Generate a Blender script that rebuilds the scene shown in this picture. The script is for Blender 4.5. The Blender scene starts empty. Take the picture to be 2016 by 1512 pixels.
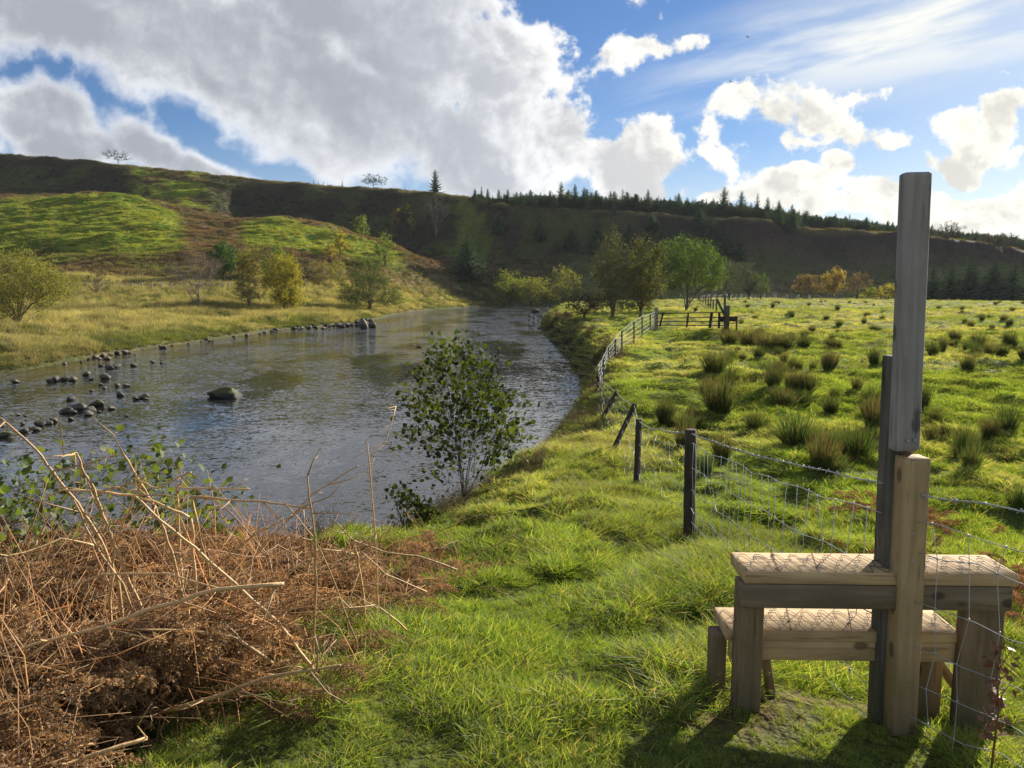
import bpy, math, random
import numpy as np
from mathutils import Vector, Matrix
R = math.radians
SC = bpy.context.scene
COL = SC.collection
rng = np.random.default_rng(7)

# ------------------------------------------------------------------ camera model (photo measured in 2016 x 1512)
F = 1514.0; CX = 1008.0; CY = 756.0; HOR = 565.0; ZC = 1.6
P = math.atan((CY - HOR) / F); CP = math.cos(P); SP = math.sin(P)
SUN_AZ, SUN_EL = 40.0, 20.0

def uv(px, py):
    a = (np.asarray(px, float) - CX) / F; b = (CY - np.asarray(py, float)) / F
    k = CP + b * SP
    return a / k, (b * CP - SP) / k
def W(px, py, Y):
    u, v = uv(px, py)
    return np.stack([u * Y, np.asarray(Y, float) + 0 * u, ZC + v * Y], -1)
def U2PX(u): return CX + F * u / CP

# ------------------------------------------------------------------ noise
def _h(ix, iy, s):
    n = (ix.astype(np.int64) * 374761393 + iy.astype(np.int64) * 668265263 + s * 1274126177) & 0xffffffff
    n = ((n ^ (n >> 13)) * 1274126177) & 0xffffffff
    n = (n ^ (n >> 16)) & 0xffffff
    return n / 16777215.0
def vn(x, y, s=0):
    x = np.asarray(x, float); y = np.asarray(y, float)
    ix = np.floor(x); iy = np.floor(y); fx = x - ix; fy = y - iy
    fx = fx * fx * (3 - 2 * fx); fy = fy * fy * (3 - 2 * fy)
    a = _h(ix, iy, s); b = _h(ix + 1, iy, s); c = _h(ix, iy + 1, s); d = _h(ix + 1, iy + 1, s)
    return (a + (b - a) * fx) * (1 - fy) + (c + (d - c) * fx) * fy
def fbm(x, y, o=4, s=0):
    t = 0; a = 1; n = 0
    for i in range(o):
        t = t + a * vn(x, y, s + i * 17); n += a; a *= .5
        x, y = (x * 1.7 + y * 1.1) , (y * 1.7 - x * 1.1)
    return t / n
def ss(a, b, x):
    a = np.asarray(a, float)
    t = np.clip((np.asarray(x, float) - a) / (b - a), 0, 1); return t * t * (3 - 2 * t)

# ------------------------------------------------------------------ river
RB = np.array([(-60,-40),(-30,-6),(-14,4.0),(-8,5.9),(-4.5,8.2),(-2.3,11.2),(-.8,15),(.5,20),(1.7,25.5),(2.9,32),(3.6,40),(3.85,50),(3.6,60),(3.3,82),(3.5,99),(6,124),(10,158),(19,190),(35,203),(60,207),(90,208)], float)
LBp = [(-300,775,0),(0,737,0),(69,729,0),(149,712,0),(222,699,0),(347,680,0),(444,666,0),(549,649,0),(640,644,0),(735,634,0),(790,615,0),(900,606,0),(990,601,0),(1080,598.5,0)]
WZ = -3.3
def water_hit(px, py):
    u, v = uv(px, py); Y = (WZ - ZC) / v
    return float(u * Y), float(Y)
LB = np.array([(-140,-40),(-75,10),(-48,30)] + [water_hit(a, b) for a, b, _ in LBp[1:]] + [(30,224),(60,226),(90,226)], float)
def smooth_poly(p, n=3):
    for _ in range(n):
        q = [p[0]]
        for a, b in zip(p[:-1], p[1:]): q += [a * .75 + b * .25, a * .25 + b * .75]
        q.append(p[-1]); p = np.array(q)
    return p
RBs = smooth_poly(RB, 2); LBs = smooth_poly(LB, 2)
def dist_poly(x, y, p):
    d = np.full(np.shape(x), 1e9)
    for a, b in zip(p[:-1], p[1:]):
        e = b - a; L = (e ** 2).sum() + 1e-12
        t = np.clip(((x - a[0]) * e[0] + (y - a[1]) * e[1]) / L, 0, 1)
        d = np.minimum(d, (x - a[0] - t * e[0]) ** 2 + (y - a[1] - t * e[1]) ** 2)
    return np.sqrt(d)
RIVER = np.vstack([RBs, LBs[::-1]])
def inside(x, y):
    c = np.zeros(np.shape(x), bool); p = RIVER; n = len(p)
    for i in range(n):
        x1, y1 = p[i]; x2, y2 = p[(i + 1) % n]
        if y1 == y2: continue
        c ^= ((y1 > y) != (y2 > y)) & (x < (x2 - x1) * (y - y1) / (y2 - y1) + x1)
    return c

# ------------------------------------------------------------------ hills: columns of (distance, picture height) knots
CO = {  # px : toe, front, bench crest, foot of upper face, crest
 -500:[(118,556),(140,505),(205,400),(262,372),(292,272)],
 0:   [(124,562),(146,505),(208,399),(264,380),(292,303)],
 100: [(124,562),(146,502),(208,388),(266,380),(291,311)],
 190: [(125,561),(146,502),(206,386),(266,382),(291,319)],
 240: [(126,561),(146,502),(204,392),(264,386),(290,324)],
 310: [(128,560),(148,503),(200,411),(238,398),(289,331)],
 370: [(130,560),(150,506),(196,440),(236,408),(288,339)],
 430: [(134,560),(154,512),(192,452),(240,418),(286,346)],
 480: [(140,560),(158,515),(205,443),(258,430),(284,350)],
 560: [(150,562),(166,520),(214,434),(258,430),(282,358)],
 640: [(158,566),(172,528),(212,444),(255,440),(281,366)],
 700: [(165,571),(178,535),(212,463),(252,459),(280,370)],
 760: [(172,576),(184,545),(208,487),(248,480),(277,374)],
 830: [(186,584),(196,560),(212,512),(246,499),(274,378)],
 900: [(203,588),(210,568),(222,524),(246,508),(271,386)],
 960: [(212,592),(218,575),(230,545),(247,512),(268,397)],
 1050:[(226,593),(231,575),(238,548),(248,512),(265,410)],
 1150:[(230,592),(235,572),(241,545),(250,505),(264,415)],
 1300:[(232,589),(238,567),(244,537),(251,497),(262,421)],
 1380:[(234,586),(240,560),(246,527),(252,490),(262,432)],
 1440:[(235,585),(241,557),(247,520),(253,484),(261,430)],
 1500:[(235,585),(241,557),(247,520),(252,484),(259,433)],
 1580:[(235,586),(241,560),(247,526),(252,492),(259,447)],
 1680:[(235,587),(241,562),(247,529),(252,496),(260,452)],
 1800:[(235,589),(241,563),(247,532),(252,503),(260,466)],
 1930:[(235,591),(241,566),(247,537),(252,510),(261,480)],
 2016:[(235,592),(241,568),(247,543),(253,520),(262,493)],
 2500:[(235,596),(241,576),(247,556),(253,540),(265,525)]}
cpx = np.array(sorted(CO)); ck = np.array([CO[k] for k in cpx], float)
UG = np.linspace(-1.5, 1.5, 901); YG = np.exp(np.linspace(math.log(60), math.log(1600), 700))
PXG = U2PX(UG)
def gsm(a, n):
    k = np.exp(-np.linspace(-2, 2, 2 * n + 1) ** 2); k /= k.sum()
    return np.convolve(np.pad(a, n, mode='edge'), k, mode='valid')
KY = np.stack([gsm(np.interp(PXG, cpx, ck[:, i, 0]), 5) for i in range(5)], 1)
KP = np.stack([gsm(np.interp(PXG, cpx, ck[:, i, 1]), 3) for i in range(5)], 1)
KZ = ZC + KY * uv(CX, KP)[1]
YWL = np.interp(PXG, [U2PX(p[0] / p[1]) for p in LB[2:-3]] + [1400, 2000], [p[1] for p in LB[2:-3]] + [226, 226])
def pchip(xk, yk, x):
    h = np.diff(xk); d = np.diff(yk) / h; m = np.zeros(len(xk))
    for i in range(1, len(xk) - 1):
        if d[i - 1] * d[i] > 0:
            w1 = 2 * h[i] + h[i - 1]; w2 = h[i] + 2 * h[i - 1]
            m[i] = (w1 + w2) / (w1 / d[i - 1] + w2 / d[i])
    m[0] = d[0]; m[-1] = d[-1]
    i = np.clip(np.searchsorted(xk, x) - 1, 0, len(h) - 1); t = (x - xk[i]) / h[i]; t = np.clip(t, 0, 1)
    t2 = t * t; t3 = t2 * t
    return (2*t3-3*t2+1)*yk[i] + (t3-2*t2+t)*h[i]*m[i] + (-2*t3+3*t2)*yk[i+1] + (t3-t2)*h[i]*m[i+1]
TL = np.zeros((len(UG), len(YG))); TR = np.zeros_like(TL)
for j in range(len(UG)):
    zc = KZ[j, 4]; right = float(ss(800, 1300, PXG[j]))
    tail = [(KY[j, 4] + 6, zc + .15 + .6 * (1 - right)), (400, zc + 1 + (3 if right < .5 else 2)), (1700, zc - 4)]
    xs = list(KY[j]) + [t[0] for t in tail]; zs = list(KZ[j]) + [t[1] for t in tail]
    yw = min(YWL[j], xs[0] - 8)
    TL[j] = pchip(np.array([yw - 40, yw] + xs), np.array([-2.75, -2.7] + zs), YG)
    TR[j] = pchip(np.array([20, 50, 120] + xs), np.array([-1.3, -1.17, -1.25] + zs), YG)
def tab(T, u, y):
    fu = np.clip((u + 1.5) / 3.0 * (len(UG) - 1), 0, len(UG) - 1.001)
    fy = np.clip((np.log(np.maximum(y, 60)) - math.log(60)) / (math.log(1600) - math.log(60)) * (len(YG) - 1), 0, len(YG) - 1.001)
    i = fu.astype(int); j = fy.astype(int); a = fu - i; b = fy - j
    return (T[i, j] * (1-a) + T[i+1, j] * a) * (1-b) + (T[i, j+1] * (1-a) + T[i+1, j+1] * a) * b
def TOE(u):
    return np.interp(u, UG, KY[:, 0])

def H(x, y, full=False):
    x = np.atleast_1d(np.asarray(x, float)); y = np.atleast_1d(np.asarray(y, float))
    ys = np.maximum(y, 1.0); u = np.clip(x / ys, -1.49, 1.49)
    dR = dist_poly(x, y, RBs); dL = dist_poly(x, y, LBs); ins = inside(x, y)
    left = dL < dR
    toe = TOE(u)
    r = np.hypot(x - .3, np.where(y < 0, y * .5, y))
    near = np.interp(r, [0, 2.9, 4.6, 6.6, 9.5, 12, 16, 30, 60], [0, -.02, -.3, -.66, -1.06, -1.27, -1.36, -1.3, -1.18])
    zr = np.where(y < 60, near, tab(TR, u, y)); 
    b = ss(45, 75, y); zr = near * (1 - b) + tab(TR, u, np.maximum(y, 60)) * b
    zl = np.where(y < 60, -2.7 + .3 * ss(0, 30, dL), tab(TL, u, np.maximum(y, 60)))
    far = ss(0, 10, y - toe)
    z = np.where(left, zl, zr)
    # relief
    hill = ss(-5, 25, y - toe)
    crest = np.interp(u, UG, KY[:, 4]); top = ss(-3.0, .5, y - crest)
    n1 = fbm(x / 26, y / 26, 4, 3) - .5; n2 = fbm(x / 6, y / 6, 3, 11) - .5
    st = fbm((x * .8 + y * .6) / 16, (y * .8 - x * .6) / 3.2, 3, 31) - .5
    gul = np.abs(fbm(x / 11, y / 60, 3, 41) - .5)
    z = z + hill * (1 - top * .9) * (n1 * 3.4 + n2 * 2.0 + st * 2.7 - gul * 4.0 * ss(600, 1000, U2PX(u)))
    z = z + top * (n2 * 1.2 + (fbm(x / 3.0, y / 3.0, 3, 77) - .5) * .9)
    plain = left * (1 - hill)
    z = z + plain * ((fbm(x / 9, y / 9, 3, 21) - .5) * .9)
    fr = (~left) * (1 - hill)
    am = ss(1.5, 6, np.hypot(x, y))
    z = z + fr * am * ((fbm(x / 2.2, y / 2.2, 3, 51) - .5) * (.58 + .12 * ss(8, 25, y)) + (fbm(x / .75, y / .75, 2, 61) - .5) * .46)
    # banks
    wR = np.interp(y, [-40, 6, 16, 24, 60, 130, 200], [3.5, 2.8, 2.6, 1.9, 1.9, 2.5, 3]) * (.75 + .7 * fbm(x / 2.5, y / 2.5, 2, 5))
    tR = np.clip(dR / wR, 0, 1); tL = np.clip(dL / 4.0, 0, 1)
    sR = 1 - (1 - tR) ** 1.9; sL = 1 - (1 - tL) ** 2.2
    k = np.where(left, sL, sR)
    zz = (WZ - .12) + (z - WZ + .12) * k
    d = np.minimum(dR, dL)
    bed = WZ - .12 - np.minimum(d * .35, .9)
    z = np.where(ins, bed, zz)
    if full: return z, dict(left=left, ins=ins, dR=dR, dL=dL, u=u, toe=toe, hill=hill, top=top, crest=crest, k=k)
    return z
def h1(x, y): return float(H(x, y)[0])
def hit(px, py, lo=1.5, hi=420):
    """where the line of sight through a photo pixel first meets the ground"""
    u, v = uv(px, py); Y = np.exp(np.linspace(math.log(lo), math.log(hi), 900))
    g = H(u * Y, Y); r = ZC + v * Y
    i = np.argmax(r <= g) if (r <= g).any() else len(Y) - 1
    return float(u * Y[i]), float(Y[i]), float(g[i])

# ------------------------------------------------------------------ mesh accumulation
class Acc:
    def __init__(s): s.V = []; s.n = 0; s.Q = []; s.T = []; s.qc = []; s.tc = []; s.qm = []; s.tm = []
    def add(s, V, Fq=None, Ft=None, col=(1, 1, 1), m=0):
        V = np.asarray(V, float).reshape(-1, 3)
        for Fa, L, C, M in ((Fq, s.Q, s.qc, s.qm), (Ft, s.T, s.tc, s.tm)):
            if Fa is None or len(Fa) == 0: continue
            Fa = np.asarray(Fa, int); L.append(Fa + s.n)
            c = np.asarray(col, float)
            C.append(np.broadcast_to(c, (len(Fa), 3))); M.append(np.full(len(Fa), m))
        s.V.append(V); s.n += len(V)
    def tube(s, pts, rad, sides=5, col=(1, 1, 1), m=0, cap=True):
        pts = np.asarray(pts, float); n = len(pts); rad = np.broadcast_to(np.asarray(rad, float), (n,))
        d = np.gradient(pts, axis=0); d /= np.linalg.norm(d, axis=1)[:, None] + 1e-9
        ref = np.array([0, 0, 1.]) if abs(d[:, 2]).mean() < .8 else np.array([1., 0, 0])
        a = np.cross(d, ref); a /= np.linalg.norm(a, axis=1)[:, None] + 1e-9; b = np.cross(d, a)
        t = np.arange(sides) / sides * 2 * math.pi
        V = pts[:, None] + rad[:, None, None] * (np.cos(t)[None, :, None] * a[:, None] + np.sin(t)[None, :, None] * b[:, None])
        i = np.arange(n - 1)[:, None] * sides; j = np.arange(sides)[None]; k = (j + 1) % sides
        Fq = np.stack([i + j, i + k, i + sides + k, i + sides + j], -1).reshape(-1, 4)
        V = V.reshape(-1, 3); Ft = None
        if cap:
            V = np.vstack([V, pts[0], pts[-1]]); o = n * sides; L = (n - 1) * sides; jj = j[0]; kk = k[0]
            Ft = np.vstack([np.stack([kk, jj, jj * 0 + o], -1), np.stack([L + jj, L + kk, jj * 0 + o + 1], -1)])
        s.add(V, Fq, Ft, col, m)
    def box(s, lo, hi, M=None, col=(1, 1, 1), m=0, bev=.004, jit=0):
        """bevelled beam between two corners (octagonal section along its longest axis)"""
        lo = np.array(lo, float); hi = np.array(hi, float); ax = int(np.argmax(hi - lo)); o = [i for i in range(3) if i != ax]
        a0, b0 = lo[o[0]], lo[o[1]]; a1, b1 = hi[o[0]], hi[o[1]]; e = min(bev, (a1-a0)*.3, (b1-b0)*.3)
        ring = [(a0+e,b0),(a1-e,b0),(a1,b0+e),(a1,b1-e),(a1-e,b1),(a0+e,b1),(a0,b1-e),(a0,b0+e)]
        L0, L1 = lo[ax], hi[ax]; ts = np.unique(np.r_[L0, L0 + e, np.linspace(L0 + .02, L1 - .02, 9) if jit else [], L1 - e, L1]); V = []
        for q, t in enumerate(ts):
            sh = e if q in (0, len(ts) - 1) else 0
            ca, cb = (a0+a1)/2, (b0+b1)/2
            ja, jb = (random.uniform(-jit, jit), random.uniform(-jit, jit)) if jit else (0, 0)
            for a, b in ring:
                v = [0, 0, 0]; v[ax] = t; v[o[0]] = a - sh * np.sign(a - ca) + ja; v[o[1]] = b - sh * np.sign(b - cb) + jb; V.append(v)
        V = np.array(V); n = len(ts); i = np.arange(n - 1)[:, None] * 8; j = np.arange(8)[None]; k = (j + 1) % 8
        Fq = np.stack([i+j, i+k, i+8+k, i+8+j], -1).reshape(-1, 4)
        V = np.vstack([V, V[:8].mean(0), V[-8:].mean(0)]); c = n * 8; L = (n-1) * 8; jj = np.arange(8); kk = (jj+1) % 8
        Ft = np.vstack([np.stack([kk, jj, jj*0+c], -1), np.stack([L+jj, L+kk, jj*0+c+1], -1)])
        if M is not None:
            M = np.array(M); V = V @ M[:3, :3].T + M[:3, 3]
        s.add(V, Fq, Ft, col, m)
    def mesh(s, name, mats, smooth=False):
        me = bpy.data.meshes.new(name); V = np.vstack(s.V)
        Q = np.vstack(s.Q) if s.Q else np.zeros((0, 4), int); T = np.vstack(s.T) if s.T else np.zeros((0, 3), int)
        me.vertices.add(len(V)); me.vertices.foreach_set('co', V.astype(np.float32).ravel())
        me.loops.add(Q.size + T.size); me.loops.foreach_set('vertex_index', np.r_[Q.ravel(), T.ravel()].astype(np.int32))
        nf = len(Q) + len(T); me.polygons.add(nf)
        st = np.r_[np.arange(len(Q)) * 4, Q.size + np.arange(len(T)) * 3].astype(np.int32)
        me.polygons.foreach_set('loop_start', st)
        me.polygons.foreach_set('loop_total', np.r_[np.full(len(Q), 4), np.full(len(T), 3)].astype(np.int32))
        me.polygons.foreach_set('material_index', np.concatenate(s.qm + s.tm).astype(np.int32))
        if smooth: me.polygons.foreach_set('use_smooth', np.ones(nf, bool))
        c = np.vstack(s.qc + s.tc); at = me.attributes.new('col', 'FLOAT_COLOR', 'FACE')
        at.data.foreach_set('color', np.c_[c, np.ones(nf)].astype(np.float32).ravel())
        for m in mats: me.materials.append(m)
        me.update(calc_edges=True); me.validate()
        return me

def tag(o, label=None, cat=None, group=None, kind=None):
    if label: o['label'] = label
    if cat: o['category'] = cat
    if group: o['group'] = group
    if kind: o['kind'] = kind
    return o
def obj(name, me, parent=None, loc=None):
    o = bpy.data.objects.new(name, me); COL.objects.link(o)
    if parent: o.parent = parent
    if loc is not None: o.location = [float(c) for c in loc]
    return o
def empty(name, loc, label, cat, group=None, rz=0):
    o = bpy.data.objects.new(name, None); COL.objects.link(o); o.empty_display_size = .1
    o.location = [float(c) for c in loc]; o.rotation_euler.z = rz
    return tag(o, label, cat, group)

# ------------------------------------------------------------------ node helpers
class NT:
    def __init__(s, t): s.t = t; t.nodes.clear()
    def n(s, typ, inp=None, **kw):
        nd = s.t.nodes.new(typ)
        for k, v in kw.items(): setattr(nd, k, v)
        for k, v in (inp or {}).items():
            if isinstance(v, bpy.types.NodeSocket): s.t.links.new(v, nd.inputs[k])
            else: nd.inputs[k].default_value = v
        return nd
    def m(s, op, a, b=0.0, c=None, clamp=False):
        i = {0: a, 1: b}
        if c is not None: i[2] = c
        return s.n('ShaderNodeMath', i, operation=op, use_clamp=clamp).outputs[0]
    def vm(s, op, a, b=(0, 0, 0), out=0, **kw):
        nd = s.n('ShaderNodeVectorMath', {0: a, 1: b}, operation=op); return nd.outputs[out]
    def mix(s, f, a, b, bt='MIX'):
        nd = s.n('ShaderNodeMix', {0: f}, data_type='RGBA', blend_type=bt, clamp_factor=True)
        for k, v in ((6, a), (7, b)):
            if isinstance(v, bpy.types.NodeSocket): s.t.links.new(v, nd.inputs[k])
            else: nd.inputs[k].default_value = (*v, 1) if len(v) == 3 else v
        return nd.outputs[2]
    def smooth(s, x, a, b, lo=0., hi=1.):
        return s.n('ShaderNodeMapRange', {0: x, 1: a, 2: b, 3: lo, 4: hi}, interpolation_type='SMOOTHSTEP').outputs[0]
    def noise(s, vec, scale, det=4, rough=.55, dim='3D', dist=0.0):
        return s.n('ShaderNodeTexNoise', {'Vector': vec, 'Scale': scale, 'Detail': det, 'Roughness': rough, 'Distortion': dist}, noise_dimensions=dim).outputs[0]
    def bump(s, h, st, dist, normal=None):
        i = {'Height': h, 'Strength': st, 'Distance': dist}
        if normal is not None: i['Normal'] = normal
        return s.n('ShaderNodeBump', i).outputs[0]
def newmat(name):
    m = bpy.data.materials.new(name); m.use_nodes = True; return m, NT(m.node_tree)
def out(N, sh): N.n('ShaderNodeOutputMaterial', {'Surface': sh})

def leaf_mat(name, tint=(1, 1, 1), trans=.45, gloss=.03, inst=False, tcol=(1.15, 1.1, .55), var=.35):
    m, N = newmat(name)
    c = N.n('ShaderNodeAttribute', attribute_name='col').outputs['Color']
    c = N.mix(1, c, tint, 'MULTIPLY')
    if inst:
        t = N.n('ShaderNodeAttribute', attribute_name='tint', attribute_type='INSTANCER').outputs['Color']
        c = N.mix(1, c, t, 'MULTIPLY')
    pos = N.n('ShaderNodeNewGeometry').outputs['Position']
    nz = N.noise(pos, .9, 3)
    c = N.mix(1, c, N.mix(nz, (1-var,)*3, (1+var,)*3), 'MULTIPLY')
    d = N.n('ShaderNodeBsdfDiffuse', {'Color': c}).outputs[0]
    t = N.n('ShaderNodeBsdfTranslucent', {'Color': N.mix(1, c, tcol, 'MULTIPLY')}).outputs[0]
    a = N.n('ShaderNodeMixShader', {0: trans, 1: d, 2: t}).outputs[0]
    if gloss:
        g = N.n('ShaderNodeBsdfGlossy', {'Color': (1, 1, 1, 1), 'Roughness': .6}).outputs[0]
        a = N.n('ShaderNodeMixShader', {0: gloss, 1: a, 2: g}).outputs[0]
    out(N, a); return m
def wood_mat(name, col, col2, scale=(30, 30, 2), rough=.85, bump=.5, knots=False, axis=2, soil=False):
    """weathered timber: grain stretched along an axis, checks, knots"""
    m, N = newmat(name)
    tc = N.n('ShaderNodeTexCoord').outputs['Object']
    v = N.n('ShaderNodeMapping', {'Vector': tc, 'Scale': scale}).outputs[0]
    g = N.noise(v, 1.0, 6, .65, dist=.6); big = N.noise(tc, 5, 3)
    fac = N.m('ADD', N.m('MULTIPLY', g, .75), N.m('MULTIPLY', big, .35), clamp=True)
    c = N.mix(N.smooth(fac, .35, .75), col2, col)
    v2 = N.n('ShaderNodeMapping', {'Vector': tc, 'Scale': tuple(s * 2.2 for s in scale)}).outputs[0]
    ck = N.smooth(N.noise(v2, 1.0, 3, .6), .60, .70)
    c = N.mix(N.m('MULTIPLY', ck, .55), c, tuple(k * .35 for k in col2))
    hgt = N.m('SUBTRACT', g, ck)
    if knots:
        sc = [11, 11, 11]; sc[axis] = 6.5
        vk = N.n('ShaderNodeMapping', {'Vector': tc, 'Scale': sc, 'Location': (.31, .17, .23)}).outputs[0]
        vo = N.n('ShaderNodeTexVoronoi', {'Vector': vk, 'Scale': 1.0}, feature='F1').outputs['Distance']
        kn = N.smooth(vo, .15, .26, 1., 0.)
        c = N.mix(N.m('MULTIPLY', kn, .75), c, tuple(k * .3 for k in col2))
    if soil:
        z = N.n('ShaderNodeSeparateXYZ', {0: N.n('ShaderNodeNewGeometry').outputs['Position']}).outputs[2]
        c = N.mix(N.m('MULTIPLY', N.smooth(z, -.1, .35, 1., 0.), .6), c, (.05, .05, .028))
    b = N.bump(hgt, bump, .004)
    out(N, N.n('ShaderNodeBsdfPrincipled', {'Base Color': c, 'Roughness': rough, 'Normal': b, 'Specular IOR Level': .25}).outputs[0])
    return m
def col_mat(name, rough=.9, bump=0, bscale=20, tint=(1, 1, 1), spec=.2, metal=0):
    m, N = newmat(name)
    c = N.n('ShaderNodeAttribute', attribute_name='col').outputs['Color']
    tc = N.n('ShaderNodeTexCoord').outputs['Object']; nz = N.noise(tc, bscale, 5, .6)
    c = N.mix(1, c, N.mix(nz, tuple(.55 * t for t in tint), tuple(1.4 * t for t in tint)), 'MULTIPLY')
    i = {'Base Color': c, 'Roughness': rough, 'Specular IOR Level': spec, 'Metallic': metal}
    if bump: i['Normal'] = N.bump(nz, bump, .02)
    out(N, N.n('ShaderNodeBsdfPrincipled', i).outputs[0]); return m
# ================================================================== SETTING
# ------------------------------------------------------------------ ground sheet
def land_colour(x, y, z, I):
    u, hill, left = I['u'], I['hill'], I['left']; px = U2PX(u)
    n = fbm(x / 7, y / 7, 4, 101); n2 = fbm(x / 1.6, y / 1.6, 3, 111); n3 = fbm(x / 30, y / 30, 3, 121)
    def c(*a): return np.array(a)[None]
    def mx(A, B, t): return A * (1 - t[:, None]) + B * t[:, None]
    green = mx(c(.12, .17, .022), c(.20, .22, .04), n2)
    C = mx(green, c(.22, .19, .075), ss(.35, .75, n) * ss(14, 90, y) * .75)          # field, drier with distance
    C = mx(C, c(.10, .08, .045), ss(.62, .75, n2) * .45)
    C = mx(C, c(.055, .065, .02), ss(26, 8, np.hypot(x, y)) * .8)  # near thatch tone, darkened in the colour to stand for shade between tufts
    tan = mx(c(.28, .24, .12), c(.16, .19, .06), ss(.35, .62, n)); tan = mx(tan, c(.12, .085, .045), ss(.55, .7, n2) * .6)
    C = np.where(left[:, None], tan, C)
    # hills
    brown = mx(c(.15, .095, .05), c(.10, .085, .035), ss(.4, .65, n)); brown = mx(brown, c(.19, .13, .07), ss(.5, .7, n2) * .7)
    hg = mx(c(.12, .18, .022), c(.25, .27, .04), ss(.3, .7, n2))
    toe = I['toe']; K1 = np.interp(u, UG, KY[:, 1]); K2 = np.interp(u, UG, KY[:, 2]); K3 = np.interp(u, UG, KY[:, 3]); K4 = I['crest']
    w = (n - .5) * 22
    kn1 = ss(-6, 6, y + w - K1 + 2) * ss(0, 8, K2 + 8 + w - y) * ss(385, 340, px + w * 1.2)
    kn2 = ss(-6, 6, y + w - K1 - 8) * ss(0, 8, K2 + 6 + w - y) * ss(465, 500, px + w) * ss(815, 770, px + w)
    face = ss(-8, 4, y - K3)
    hc = brown.copy(); hc = mx(hc, hg, np.maximum(kn1, kn2))
    dk = mx(c(.045, .040, .024), c(.07, .075, .028), ss(.4, .6, n)); dk = mx(dk, c(.06, .043, .03), ss(.5, .7, n3) * .6)
    sp = ss(250, 290, px + w) * ss(440, 390, px + w)
    dk = mx(dk, mx(hg, brown, ss(.45, .6, n)), sp)
    dk = mx(dk, hg, ss(860, 890, px) * ss(1020, 960, px) * ss(.38, .7, n) * .42)
    red = mx(c(.036, .024, .026), c(.050, .034, .033), n2); red = mx(red, c(.028, .032, .02), ss(.5, .62, n3) * ss(1500, 1250, px + w * 6) + ss(.52, .68, n) * .5 * ss(10, -6, y - K3))
    rr = ss(1180, 1420, px + w * 3)
    dk = mx(dk, red, rr)
    hc = mx(hc, dk, face); hc = mx(hc, mx(dk, red, rr), ss(1000, 1200, px) * ss(2, 10, y - toe))
    hc = mx(hc, mx(c(.13, .13, .04), c(.16, .12, .06), n), I['top'] * .9)
    C = mx(C, hc, hill)
    # bank earth and river bed
    st = (1 - ss(.45, .9, I['k'])) * (y < 260)
    earth = mx(c(.045, .035, .022), c(.06, .065, .025), ss(.35, .65, n2))
    C = mx(C, earth, np.clip(st * np.where(left, .6, 1.0), 0, 1))
    C = mx(C, c(.05, .036, .018) * (0.6 + .8 * n2[:, None]), I['ins'].astype(float))
    # trodden earth beside the stile
    d = np.minimum(np.hypot((x - .78) / .42, (y - 2.82) / .26), np.hypot((x - 1.4) / .6, (y - 3.02) / .12) * 1.1)
    C = mx(C, c(.12, .075, .035), ss(1.15, .6, d + (n2 - .5) * .8) * .85)
    return C
def build_ground():
    ys = [-7.0]
    while ys[-1] < 1500:
        Y = ys[-1]; a = Y + 8
        st = .0105 * a if Y < 95 else (.62 if Y < 300 else .03 * a)
        if Y > 400: st = .06 * a
        ys.append(Y + max(st, .03))
    ys = np.array(ys); s = np.linspace(-1.25, 1.25, 900)
    S, Yg = np.meshgrid(s, ys); X = S * (Yg + 8)
    x = X.ravel(); y = Yg.ravel(); z, I = H(x, y, True)
    I = {k: v for k, v in I.items()}
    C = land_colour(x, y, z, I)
    nr, nc = X.shape; i = np.arange(nr - 1)[:, None] * nc; j = np.arange(nc - 1)[None]
    Fq = np.stack([i + j, i + j + 1, i + nc + j + 1, i + nc + j], -1).reshape(-1, 4)
    me = bpy.data.meshes.new('ground'); me.vertices.add(len(x)); me.vertices.foreach_set('co', np.c_[x, y, z].astype(np.float32).ravel())
    me.loops.add(Fq.size); me.loops.foreach_set('vertex_index', Fq.astype(np.int32).ravel()); me.polygons.add(len(Fq))
    me.polygons.foreach_set('loop_start', (np.arange(len(Fq)) * 4).astype(np.int32)); me.polygons.foreach_set('loop_total', np.full(len(Fq), 4, np.int32))
    me.polygons.foreach_set('use_smooth', np.ones(len(Fq), bool))
    me.attributes.new('col', 'FLOAT_COLOR', 'POINT').data.foreach_set('color', np.c_[C, np.ones(len(C))].astype(np.float32).ravel())
    m, N = newmat('turf and earth')
    c = N.n('ShaderNodeAttribute', attribute_name='col').outputs['Color']
    pos = N.n('ShaderNodeNewGeometry').outputs['Position']
    a = N.noise(pos, 14, 5, .65); b = N.noise(pos, 2.1, 5, .65); f = N.noise(pos, .45, 5, .6)
    k = N.m('ADD', N.m('MULTIPLY', a, .9), N.m('MULTIPLY', b, .9))
    c = N.mix(1, c, N.mix(N.smooth(k, .55, 1.25), (.5,)*3, (1.45,)*3), 'MULTIPLY')
    bp = N.bump(a, .6, .04); bp = N.bump(b, .7, .35, bp); bp = N.bump(f, .35, 1.0, bp)
    out(N, N.n('ShaderNodeBsdfPrincipled', {'Base Color': c, 'Roughness': .95, 'Specular IOR Level': .08, 'Normal': bp}).outputs[0])
    me.materials.append(m); me.update(calc_edges=True)
    return tag(obj('ground', me), kind='structure')
build_ground()

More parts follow.
